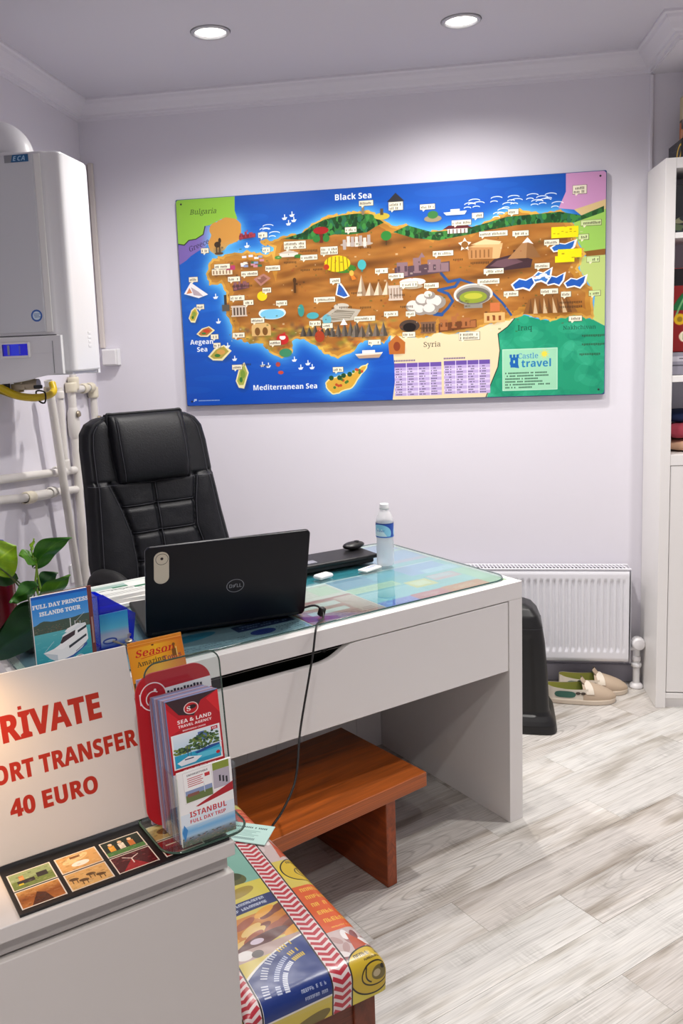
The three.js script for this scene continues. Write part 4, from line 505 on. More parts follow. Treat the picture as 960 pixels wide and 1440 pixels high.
// ---------------------------------------------------------------- desk
{
  const o = dthing('desk', 'white desk with a drawer front with a scooped handle opening and panel ends', 'desk', 0, 0, 0);
  const L = 1.4, DP = 0.65, H = 0.73;
  kid('desk_top', rbox(L, 0.05, DP, 0.0015), M.whiteBoard, o, -L / 2, H - 0.025, -DP / 2);
  kid('side_panel', rbox(0.052, H - 0.0505, DP, 0.0015), M.whiteBoard, o, -0.026, (H - 0.0505) / 2, -DP / 2);
  kid('side_panel', rbox(0.052, H - 0.0505, DP, 0.0015), M.whiteBoard, o, -L + 0.026, (H - 0.0505) / 2, -DP / 2);
  for (let k = 0; k < 12; k++) kid('back_board', rbox(0.1075, H - 0.06, 0.018, 0.002), M.whiteBoard, o, -0.054 - 0.054 - k * 0.108, (H - 0.06) / 2 + 0.002, -DP + 0.02);
  const y0 = 0.472, y1 = 0.677, ys = 0.643, s = new THREE.Shape();
  s.moveTo(-0.056, y0); s.lineTo(-0.056, y1); s.lineTo(-0.585, y1); s.bezierCurveTo(-0.64, y1, -0.635, ys, -0.72, ys); s.lineTo(-1.18, ys); s.bezierCurveTo(-1.265, ys, -1.26, y1, -1.3, y1); s.lineTo(-1.344, y1); s.lineTo(-1.344, y0); s.lineTo(-0.056, y0);
  part('drawer_front', extrude(s, 0.018, 0.0012, 16), M.whiteBoard, o, 0, 0, -0.0185);
  part('drawer_bottom', box(1.27, 0.012, 0.36), MAT(0x2a2a30, 0.6), o, -0.7, 0.5, -0.205); part('drawer_back', box(1.27, 0.13, 0.012), MAT(0x15161c, 0.6), o, -0.7, 0.575, -0.385);  // drawer interior coloured dark to stand in for the shade inside
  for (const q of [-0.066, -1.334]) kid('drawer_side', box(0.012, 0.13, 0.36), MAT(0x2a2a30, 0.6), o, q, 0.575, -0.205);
  part('knob', lathe([[0, 0.012], [0.006, 0.01], [0.007, 0.004], [0.004, 0]], 16).rotateX(Math.PI / 2), M.black, o, -0.672, 0.668, -0.03);
}
{ // sheets lying under the glass, then the glass itself
  const yS = 0.7301, sheet = (label, u0, u1, n0, n1, w, h, draw) => { const o = dthing('poster_sheet', label, 'poster', (u0 + u1) / 2, yS, (n0 + n1) / 2); part('print', box(Math.abs(u1 - u0), 0.0004, Math.abs(n1 - n0)), Object.assign(print(w, h, draw, 0.5), { color: new THREE.Color(0.72, 0.72, 0.74) }), o, 0, 0.0002, 0); return o; };  // print colours paled for the haze of reflections in the glass
  const lines = (g, x, y, w, h, n, col, k = 1) => { g.fillStyle = col; for (let r = 0; r < n; r++) for (let q = 0; q < w; q += 9) if (hash(q, r, k) > 0.2) g.fillRect(x + q, y + r * h / n, 6, h / n * 0.45); };
  sheet('pale blue leaflet sheet under the glass below the laptop', 0.692, 1.36, -0.036, -0.34, 768, 352, (g, W, H) => {
    g.fillStyle = '#b4c6d6'; g.fillRect(0, 0, W, H); g.fillStyle = '#9fb6cc'; g.fillRect(0, 0, W, H * 0.5);
    g.save(); g.translate(600, 205); g.fillStyle = '#1c2c66'; g.fillRect(-30, 10, 190, 52); lines(g, -10, 22, 150, 34, 2, '#a8b8e0', 3); g.restore();
    g.fillStyle = '#24389c'; g.beginPath(); g.ellipse(632, 300, 40, 22, 0, 0, 7); g.fill(); lines(g, 680, 285, 76, 44, 3, '#6a7a92', 5); lines(g, 340, 300, 230, 30, 2, '#7c8ca2', 6);
    g.fillStyle = '#4aa6cc'; g.beginPath(); g.ellipse(430, 226, 90, 26, -0.1, 0, 7); g.fill(); g.fillStyle = '#7fc0da'; g.fillRect(0, 230, 330, 60);
  });
  sheet('red and pink leaflet sheet under the glass beside the laptop', 0.458, 0.688, -0.036, -0.33, 384, 480, (g, W, H) => {
    g.fillStyle = '#d6988c'; g.fillRect(0, 0, W, H); g.fillStyle = '#ecd8cc'; g.fillRect(0, 0, W, 190); lines(g, 20, 30, 330, 130, 6, '#c8b49c', 3); g.fillStyle = '#cdd8b8'; g.fillRect(250, 20, 120, 130); g.fillStyle = '#b85a50'; g.fillRect(0, 190, W, 30); g.fillStyle = '#f0e6e0'; g.fillRect(20, 236, 250, 54); g.fillRect(60, 330, 200, 44); g.fillStyle = '#b02c3c'; g.beginPath(); g.moveTo(0, 340); g.lineTo(150, 420); g.lineTo(150, 460); g.lineTo(0, 430); g.fill(); g.fillStyle = '#e0b8ac'; g.fillRect(280, 210, 104, 230); lines(g, 150, 400, 200, 60, 3, '#8a4a44', 7);
  });
  sheet('teal brochure sheet with purple, red and orange strips under the glass at the desk front', 0.022, 0.455, -0.036, -0.34, 640, 448, (g, W, H) => {
    // x runs from the sheet's left end to its right end, y from the back to the front
    const gr = g.createLinearGradient(0, 0, W, H); gr.addColorStop(0, '#2e9cb4'); gr.addColorStop(0.5, '#8cc4cc'); gr.addColorStop(1, '#b8d8d8'); g.fillStyle = gr; g.fillRect(0, 0, W, H);
    g.fillStyle = '#2a94b8'; g.fillRect(0, 0, 200, 130); g.fillStyle = '#6ab8d0'; g.fillRect(190, 20, 220, 90); g.fillStyle = '#a4b8e4'; g.fillRect(360, 0, 240, 150); g.fillStyle = '#c0d8ec'; g.fillRect(440, 100, 190, 60); g.fillStyle = '#c8dcb8'; g.fillRect(0, 150, 250, 70); lines(g, 10, 165, 220, 50, 4, '#8ab0a0', 2); g.fillStyle = '#9cd0dc'; g.fillRect(0, 240, 280, 130); lines(g, 20, 260, 230, 90, 5, '#78b4c4', 3);
    g.fillStyle = '#e6d48a'; g.fillRect(262, 210, 120, 96); g.fillStyle = '#f0e6c0'; g.fillRect(282, 226, 80, 60); g.fillStyle = '#e0b4bc'; g.fillRect(400, 190, 150, 80); g.fillStyle = '#d8ccd4'; g.fillRect(410, 200, 120, 40); g.fillStyle = '#bcd8bc'; g.fillRect(560, 180, 80, 190);
    g.fillStyle = '#8c8ce0'; g.fillRect(0, 372, 170, 76); lines(g, 30, 400, 100, 30, 2, '#d0d0ff', 4); g.fillStyle = '#d87078'; g.fillRect(170, 366, 170, 82); lines(g, 210, 396, 90, 30, 2, '#f4c8c0', 5); g.fillStyle = '#e08a54'; g.fillRect(340, 360, 210, 88); lines(g, 380, 392, 110, 30, 2, '#f8dcb8', 6); g.fillStyle = '#a8c8a0'; g.fillRect(550, 372, 90, 76);
  });
  sheet('green, yellow and lavender brochure sheet at the back of the desk under the glass', 0.022, 0.56, -0.345, -0.618, 512, 288, (g, W, H) => {
    g.fillStyle = '#c4d4cc'; g.fillRect(0, 0, W, H); g.fillStyle = '#c9d98c'; g.fillRect(90, 20, 150, 120); g.fillStyle = '#d8e0b4'; g.fillRect(0, 90, 200, 60); g.fillStyle = '#b0b0dc'; g.fillRect(330, 0, 182, 90); g.fillStyle = '#a8b8e0'; g.fillRect(300, 110, 212, 110); g.fillStyle = '#d0b8d0'; g.fillRect(250, 220, 262, 30); g.fillStyle = '#4aa4b8'; g.fillRect(0, 190, 300, 98); g.fillStyle = '#98c8d4'; g.fillRect(310, 250, 202, 38); lines(g, 20, 30, 60, 60, 4, '#9ab4a0', 4);
  });
  sheet('plain pale grey sheet at the back left of the desk under the glass', 0.565, 1.36, -0.345, -0.618, 64, 64, (g, W, H) => { g.fillStyle = '#c8d2d8'; g.fillRect(0, 0, W, H); g.fillStyle = '#b4c4cc'; g.fillRect(0, 20, W, 14); });
  const o = dthing('desk_glass', 'clear glass sheet with rounded corners covering the desk top', 'glass top', 0.6975, 0.7312, -0.3295);
  part('pane', extrude(rshape(1.371, 0.601, 0.062), 0.006, 0.0006, 14).rotateX(-Math.PI / 2), MAT(0xeef8f6, 0.02, { transmission: 1, thickness: 0, ior: 1.5 }), o);
  { const p = []; const sh = rshape(1.3705, 0.6005, 0.062).getPoints(14); sh.pop(); for (const q of sh) p.push(V(q.x, 0.003, -q.y)); part('green_edge', new THREE.TubeGeometry(new THREE.CatmullRomCurve3(p, true, 'catmullrom', 0.0), 260, 0.0021, 6, true), MAT(0x2a4a4a, 0.12), o); }
}
const YG = 0.7374;                                             // top of the glass
{ // laptop seen from behind
  const o = dthing('laptop', 'black laptop standing open with its lid back toward the room, logo in a ring', 'laptop', 0.8715, YG, -0.1555, -0.215);
  const W = 0.408, HL = 0.244, dep = 0.265;
  const base = part('base', rbox(W, 0.017, dep, 0.005), M.blackMatte, o, 0, 0.0095, -dep / 2 - 0.002);
  const keys = []; for (let r = 0; r < 5; r++) for (let c = 0; c < 15; c++) keys.push(moved(rbox(0.0185, 0.003, 0.0165, 0.001, 1), -0.16 + c * 0.0229, 0.0095, 0.085 - r * 0.0195));
  const kb = part('keys', join(keys), MAT(0x08080a, 0.5), base); kb.userData.kind = 'stuff';
  part('touchpad', rbox(0.12, 0.001, 0.075, 0.0004), MAT(0x1a1a1d, 0.35), base, 0, 0.0088, -0.075);
  part('hinge', cyl(0.006, 0.006, W * 0.8, 14).rotateZ(Math.PI / 2), M.black, o, 0, 0.014, -0.004);
  const lid = part('lid', extrude(rshape(W, HL, 0.012), 0.009, 0.002).translate(0, HL / 2, -0.0045), MAT(0x070a16, 0.32, { specularIntensity: 0.55 }), o, 0, 0.006, 0.002, 0.292);
  part('screen', new THREE.PlaneGeometry(W - 0.02, HL - 0.03), M.blackGloss, lid, 0, HL / 2 + 0.004, -0.0048, 0, Math.PI);
  part('rubber_strip', rbox(W - 0.03, 0.006, 0.002, 0.0008), M.black, lid, 0, 0.006, 0.0045);
  const ring = new THREE.TorusGeometry(0.0215, 0.0009, 8, 48).scale(1, 0.82, 0.6); part('logo_ring', ring, MAT(0x8c9098, 0.3, { metalness: 0.6 }), lid, 0.016, 0.112, 0.0046);
  { const bars = [], b = (x, y, w, h, r = 0) => bars.push(moved(box(w, h, 0.0006), x, y, 0, 0, 0, r)); const lw = 0.0016; // D, tilted E, L, L
    b(-0.0145, 0, lw, 0.0095); b(-0.012, 0.0042, 0.005, lw * 0.8); b(-0.012, -0.0042, 0.005, lw * 0.8); b(-0.0088, 0, lw, 0.006); b(-0.0095, 0.003, lw, 0.003, 0.6); b(-0.0095, -0.003, lw, 0.003, -0.6);
    for (const k of [-0.0034, 0, 0.0034]) b(-0.0018 + k * 0.45, k + 0.0006, 0.0066, lw * 0.8, 0.6); b(-0.0046, -0.0006, lw * 0.8, 0.0078, 0.5 - 0.9 + 0.55);
    b(0.0045, 0, lw, 0.0095); b(0.0066, -0.0042, 0.0048, lw * 0.8); b(0.0112, 0, lw, 0.0095); b(0.0133, -0.0042, 0.0048, lw * 0.8);
    part('logo_letters', join(bars), MAT(0x8c9098, 0.3, { metalness: 0.6 }), lid, 0.0162, 0.112, 0.0047); }
  const stk = part('pill_sticker', extrude(rshape(0.036, 0.086, 0.0178), 0.0012, 0.0004, 16), MAT(0xd8d0bc, 0.5), lid, -0.166, 0.188, 0.0045); stk.userData.label = 'cream pill-shaped sticker with a dark round spot';
  part('sticker_spot', lathe([[0, 0.0004], [0.0035, 0.0004], [0.0035, 0]], 20).rotateX(Math.PI / 2), M.black, stk, 0.001, 0.025, 0.0012); part('sticker_ring', new THREE.TorusGeometry(0.0145, 0.0006, 6, 40), MAT(0x55524c, 0.5), stk, 0.001, 0.0235, 0.0013);
}
{ // power lead
  const o = dthing('power_lead', 'black power lead hanging from the laptop over the desk edge to the stool', 'cable', 0.66, YG + 0.01, -0.1);
  const q = (u, y, n) => V(-(u - 0.66), y - YG - 0.01, n + 0.1);
  part('lead', tube([q(0.69, 0.747, -0.125), q(0.672, 0.756, -0.11), q(0.652, 0.764, -0.085), q(0.645, 0.757, -0.07), q(0.652, 0.7435, -0.05), q(0.672, 0.7425, -0.03), q(0.698, 0.7445, -0.008), q(0.717, 0.734, 0.012), q(0.729, 0.69, 0.018), q(0.745, 0.63, 0.02), q(0.783, 0.51, 0.032), q(0.84, 0.415, 0.09), q(0.886, 0.365, 0.105), q(0.925, 0.33, 0.11), q(0.96, 0.2, 0.112), q(0.98, 0.006, 0.118), q(1.0, 0.005, 0.1)], 0.0028, 200, 8), M.black, o);
  part('ferrite', rbox(0.016, 0.024, 0.016, 0.004), M.black, o, -(0.645 - 0.66), 0.0135 - 0.01, 0.032, 0.2, 0, -0.2);
}
{ // bottle
  const o = dthing('water_bottle', 'small clear water bottle with a blue label and white cap on the desk', 'bottle', 0.211, YG, -0.365, 0.3);
  part('body', lathe([[0, 0.004], [0.02, 0.002], [0.0255, 0.005], [0.0268, 0.014], [0.0268, 0.06], [0.026, 0.085], [0.0275, 0.098], [0.0275, 0.134], [0.0268, 0.14], [0.0262, 0.147], [0.0235, 0.158], [0.017, 0.17], [0.0125, 0.176], [0.0122, 0.184], [0.0112, 0.184]], 48), MAT(0xffffff, 0.1, { transmission: 0.62, thickness: 0, ior: 1.4 }), o);
  part('water', lathe([[0, 0.006], [0.0245, 0.008], [0.0255, 0.016], [0.0255, 0.06], [0.0248, 0.085], [0.0258, 0.1], [0.0258, 0.118], [0, 0.118]], 40), MAT(0xf2f6fa, 0.08, { transmission: 0.75, thickness: 0, ior: 1.33 }), o);
  part('label', new THREE.CylinderGeometry(0.0279, 0.0279, 0.044, 48, 1, true), print(512, 128, (g, W, H) => { for (let k = 0; k < 2; k++) { const x = k * 256; g.fillStyle = '#1d4fb0'; g.fillRect(x, 0, 256, H); g.fillStyle = '#8fd0ec'; g.beginPath(); g.ellipse(x + 128, 88, 112, 78, 0, 0, 7); g.fill(); g.fillStyle = '#d8f0f8'; g.beginPath(); g.moveTo(x + 60, 120); g.lineTo(x + 108, 40); g.lineTo(x + 132, 70); g.lineTo(x + 150, 50); g.lineTo(x + 200, 120); g.fill(); g.fillStyle = '#5a88c8'; g.font = 'italic bold 26px serif'; g.fillText('Water', x + 92, 76); g.fillStyle = '#123a8c'; g.fillRect(x, 0, 256, 10); g.fillStyle = '#2a66c0'; g.fillRect(x, H - 10, 256, 10); } }), o, 0, 0.116, 0);
  part('cap', lathe([[0, 0.0165], [0.012, 0.0165], [0.0138, 0.015], [0.0142, 0.004], [0.0148, 0.0035], [0.0148, 0], [0.0, 0]], 36), M.whitePlastic, o, 0, 0.1795, 0);
  part('code_mark', new THREE.CylinderGeometry(0.0271, 0.0271, 0.024, 12, 1, true, -0.1 + 0.35, 0.4), print(32, 64, (g, W, H) => { g.fillStyle = '#dfe4ea'; g.fillRect(0, 0, W, H); g.fillStyle = '#3a3c44'; for (let k = 0; k < 6; k++) g.fillRect(6 + (k % 2) * 4, 4 + k * 10, 18, 5); }), o, 0, 0.066, 0);
}
{
  const o = dthing('document_case', 'flat black case lying on the desk behind the laptop', 'case', 0.345, YG, -0.478, -0.06);
  part('lower_half', rbox(0.27, 0.016, 0.112, 0.006, 3), M.blackMatte, o, 0, 0.0083, -0.006); part('upper_half', rbox(0.285, 0.013, 0.128, 0.005, 3), M.black, o, 0, 0.0235, 0); part('badge', rbox(0.055, 0.0012, 0.03, 0.0005), MAT(0x9a9aa4, 0.3, { metalness: 0.4 }), o, -0.095, 0.0305, 0.03);
  const k = dthing('sunglasses_case', 'small black lumpy pouch lying on the flat black case', 'pouch', 0.232, YG + 0.0303, -0.505, 0.1);
  part('pouch', grid(30, 18, (s, t) => { const a = s * Math.PI * 2, b = t * Math.PI - Math.PI / 2, n = 1 + 0.12 * (noise(Math.cos(a) * 2 + 4, Math.sin(a) * 2 + 9 + b, 3) - 0.5); return [Math.cos(a) * Math.cos(b) * 0.042 * n, 0.0125 + 0.0125 * Math.sin(b), Math.sin(a) * Math.cos(b) * 0.025 * n]; }), M.black, k); part('button', lathe([[0, 0.003], [0.008, 0.002], [0.009, 0]], 18), M.blackGloss, k, 0.01, 0.0245, 0.004);
  const a = dthing('charger', 'white rounded adapter lying in front of the flat black case by the laptop', 'adapter', 0.44, YG, -0.37, 0.2); part('shell', rbox(0.055, 0.013, 0.034, 0.006, 3), M.whitePlastic, a, 0, 0.0068, 0); part('seam', rbox(0.0555, 0.001, 0.0345, 0.0004), MAT(0xa8a8ac, 0.5), a, 0, 0.0062, 0);
  const c = dthing('card', 'flat pale card on the glass between the black case and the bottle', 'card', 0.277, YG, -0.358, 0.25); part('card_body', rbox(0.075, 0.006, 0.034, 0.002), M.paper, c, 0, 0.0032, 0); part('stripe', box(0.06, 0.0003, 0.012), MAT(0xa8b4c8, 0.5), c, 0.0, 0.0064, -0.004);
}
{ // papers, blue holder, keys, tour leaflets on the desk's left part
  const labels = ['bottom sheet bundle of the loose paper pile behind the laptop', 'middle sheet bundle of the loose paper pile behind the laptop', 'top printed sheet with green picture on the loose paper pile'];
  for (let k = 0; k < 3; k++) {
    const o = dthing('paper_sheets', labels[k], 'papers', 0.975 + 0.015 * (k % 2), YG + 0.0102 * k, -0.548 - 0.006 * k, [0.06, -0.08, 0.03][k]);
    part('sheets', rbox(0.3, 0.01, 0.14, 0.001), M.paper, o, 0, 0.0051, 0);
    if (k === 2) part('page_print', new THREE.PlaneGeometry(0.296, 0.136).rotateX(-Math.PI / 2), print(256, 176, (g, W, H) => { g.fillStyle = '#e4e6e2'; g.fillRect(0, 0, W, H); g.fillStyle = '#9db8b0'; g.fillRect(10, 30, 120, 40); g.fillStyle = '#c8d4ce'; g.fillRect(10, 10, 236, 16); g.strokeStyle = '#4a5450'; g.lineWidth = 3; for (let r = 0; r < 6; r++) { g.beginPath(); g.moveTo(20 + r * 30, 90 + r * 5); g.quadraticCurveTo(60 + r * 30, 70, 110 + r * 22, 110 + r * 6); g.stroke(); } g.fillStyle = '#3c7a5c'; g.fillRect(90, 60, 40, 16); g.fillRect(140, 90, 30, 20); g.fillStyle = '#8a8a86'; for (let r = 0; r < 3; r++) g.fillRect(20, 130 + r * 12, 200, 4); }), o, 0, 0.0104, 0);
  }
  const b = dthing('leaflet_holder', 'translucent dark blue slanted leaflet holder with a turquoise leaflet on the desk', 'leaflet holder', 1.135, YG, -0.2, 0.02);
  const blueA = MAT(0x3a5cf0, 0.08, { transmission: 0.8, thickness: 0, ior: 1.49 });
  part('side_wall', extrude(shape([[-0.05, 0.001], [0.032, 0.001], [0.042, 0.068], [0.036, 0.072], [-0.036, 0.128], [-0.046, 0.128]]), 0.003, 0.0008), blueA, b, 0, 0, 0.0);
  part('rear_wall', extrude(shape([[-0.05, 0.001], [0.032, 0.001], [0.042, 0.068], [-0.036, 0.124], [-0.046, 0.126]]), 0.003, 0.0008), blueA, b, 0, 0, -0.05); part('end_wall', rbox(0.003, 0.124, 0.05, 0.001), blueA, b, -0.048, 0.063, -0.024); part('foot', rbox(0.086, 0.003, 0.05, 0.001), blueA, b, -0.009, 0.0018, -0.024);
  const tl = dthing('turquoise_leaflet', 'turquoise leaflet standing inside the blue holder', 'leaflet', 1.15, YG + 0.0006, -0.192, 0.02); part('sheet', rbox(0.07, 0.082, 0.0014, 0.0004), print(96, 112, (g, W, H) => { const gr = g.createLinearGradient(0, 0, 0, H); gr.addColorStop(0, '#1c8ed0'); gr.addColorStop(0.45, '#5cc0e4'); gr.addColorStop(0.6, '#a8b8d8'); gr.addColorStop(0.8, '#c8d0dc'); gr.addColorStop(1, '#2c50b8'); g.fillStyle = gr; g.fillRect(0, 0, W, H); g.strokeStyle = '#2c48a8'; g.lineWidth = 5; g.beginPath(); g.ellipse(30, 92, 22, 8, 0, 0, 7); g.stroke(); }), tl, 0, 0.041, 0);
  const ks = dthing('key_bunch', 'small bunch of metal keys lying in front of the blue holder', 'keys', 1.135, YG, -0.165);
  part('ring', new THREE.TorusGeometry(0.012, 0.0012, 8, 28).rotateX(Math.PI / 2 - 0.2), M.steel, ks, 0, 0.006, 0);
  for (let k = 0; k < 4; k++) kid('key', join([moved(lathe([[0.003, 0.001], [0.009, 0.001], [0.009, -0.001], [0.003, -0.001]], 20), 0, 0, 0), moved(box(0.03, 0.002, 0.005), 0.022, 0, 0), moved(box(0.004, 0.002, 0.004), 0.03, 0, 0.004), moved(box(0.003, 0.002, 0.003), 0.023, 0, 0.0035)]), k % 2 ? M.brass : M.steel, ks, 0.004 * k - 0.004, 0.0025 + 0.0045 * k, 0.004 * (k % 3), 0.1, [0.3, 2.2, -1.1, 1.2][k], 0.1);
  const t = dthing('tour_leaflet_stand', 'clear stand holding the blue island tour leaflet with a white yacht', 'leaflet stand', 1.298, YG, -0.1, 0.02);
  part('back_plate', rbox(0.128, 0.182, 0.002, 0.0008), M.acrylic, t, 0, 0.0925, -0.011, -0.06); part('foot_plate', rbox(0.128, 0.002, 0.05, 0.0008), M.acrylic, t, 0, 0.0012, -0.004); part('front_lip', rbox(0.128, 0.02, 0.002, 0.0008), M.acrylic, t, 0, 0.0112, 0.019);
  const lf = dthing('tour_leaflet', 'blue leaflet printed full day princess islands tour with a white yacht', 'leaflet', 1.298, YG + 0.0026, -0.0975, 0.02);
  part('leaflet_pad', rbox(0.124, 0.176, 0.007, 0.0008), M.paper, lf, 0, 0.0885, -0.0045, -0.06);
  part('cover_print', new THREE.PlaneGeometry(0.1235, 0.1755), print(512, 728, (g, W, H) => {
    let gr = g.createLinearGradient(0, 0, 0, 330); gr.addColorStop(0, '#1166c8'); gr.addColorStop(0.1, '#1f86e6'); gr.addColorStop(1, '#6fb2ea'); g.fillStyle = gr; g.fillRect(0, 0, W, 330); g.fillStyle = '#0d5cc0'; g.fillRect(0, 0, W, 24);
    g.fillStyle = '#44584c'; g.beginPath(); g.moveTo(0, 250); for (let x = 0; x <= W; x += 32) g.lineTo(x, 220 + 50 * noise(x / 90, 2, 5) - x * 0.03); g.lineTo(W, 350); g.lineTo(0, 350); g.fill(); for (let k = 0; k < 120; k++) { g.fillStyle = ['#6a5c48', '#3c5040', '#7c6c58', '#5a6a58'][k % 4]; g.fillRect(hash(k, 1, 1) * W, 280 + hash(k, 2, 1) * 70, 10, 7); }
    gr = g.createLinearGradient(0, 340, 0, 660); gr.addColorStop(0, '#5ab4bc'); gr.addColorStop(1, '#1690a4'); g.fillStyle = gr; g.fillRect(0, 345, W, 320); for (let k = 0; k < 80; k++) { g.fillStyle = 'rgba(190,240,240,0.25)'; g.fillRect(hash(k, 3, 1) * W, 360 + hash(k, 4, 1) * 290, 34, 3); }
    const pg = (c, ...p) => { g.fillStyle = c; g.beginPath(); p.forEach((q, i) => g[i ? 'lineTo' : 'moveTo'](q[0], q[1])); g.closePath(); g.fill(); };
    pg('#2c58a0', [150, 590], [330, 572], [470, 500], [470, 520], [330, 610], [200, 640]); pg('#eef2f4', [66, 520], [200, 490], [480, 380], [484, 470], [420, 540], [330, 590], [190, 626], [120, 580]); pg('#c4d0d8', [66, 520], [190, 560], [190, 626], [120, 580]); pg('#f6f8fa', [160, 500], [220, 470], [250, 400], [400, 340], [474, 322], [480, 400], [330, 470], [240, 520]);
    pg('#3a2c34', [222, 462], [250, 408], [372, 366], [362, 410], [240, 466]); pg('#e4eaee', [240, 400], [300, 366], [420, 316], [470, 316], [474, 336], [300, 386]); pg('#28323c', [300, 500], [470, 420], [470, 440], [302, 524]); pg('#28323c', [392, 376], [476, 340], [476, 362], [392, 398]); pg('#5a6a7c', [360, 560], [470, 490], [470, 496], [360, 568]); pg('#f0f4f6', [270, 366], [300, 340], [400, 306], [420, 316], [300, 372]); g.fillStyle = '#e8eef2'; g.fillRect(330, 250, 7, 90); g.fillRect(372, 280, 6, 40); g.fillRect(420, 290, 5, 34); g.strokeStyle = '#d8e0e6'; g.lineWidth = 3; g.beginPath(); g.moveTo(80, 512); g.lineTo(170, 430); g.moveTo(380, 290); g.lineTo(470, 220); g.stroke();
    g.fillStyle = '#14307c'; g.beginPath(); g.moveTo(0, 728); g.lineTo(0, 690); g.lineTo(W, 640); g.lineTo(W, 728); g.fill(); g.fillStyle = '#d8403c'; g.beginPath(); g.arc(392, 664, 56, Math.PI, 0); g.fill(); g.strokeStyle = '#e8e8ec'; g.lineWidth = 6; g.beginPath(); g.arc(392, 664, 62, Math.PI, 0); g.stroke();
    g.fillStyle = '#fbfdff'; g.font = 'bold 49px serif'; g.textAlign = 'center'; g.fillText('FULL DAY PRINCESS', 262, 112); g.fillText('ISLANDS TOUR', 250, 182); g.strokeStyle = '#fbfdff'; g.lineWidth = 2.5; g.strokeText('FULL DAY PRINCESS', 262, 112); g.strokeText('ISLANDS TOUR', 250, 182);
  }, 0.35), lf, 0, 0.0885, -0.0008, -0.06);
  const rc = dthing('red_brown_card', 'narrow reddish brown card standing just behind the blue tour leaflet', 'card', 1.27, YG + 0.0005, -0.139, 0.02); part('card', rbox(0.11, 0.17, 0.006, 0.0008), MAT(0x7c3a34, 0.6), rc, 0, 0.0855, 0, -0.05); part('edge_print', box(0.004, 0.06, 0.0004), MAT(0xb89088, 0.6), rc, 0.05, 0.07, 0.0055, -0.05);
}

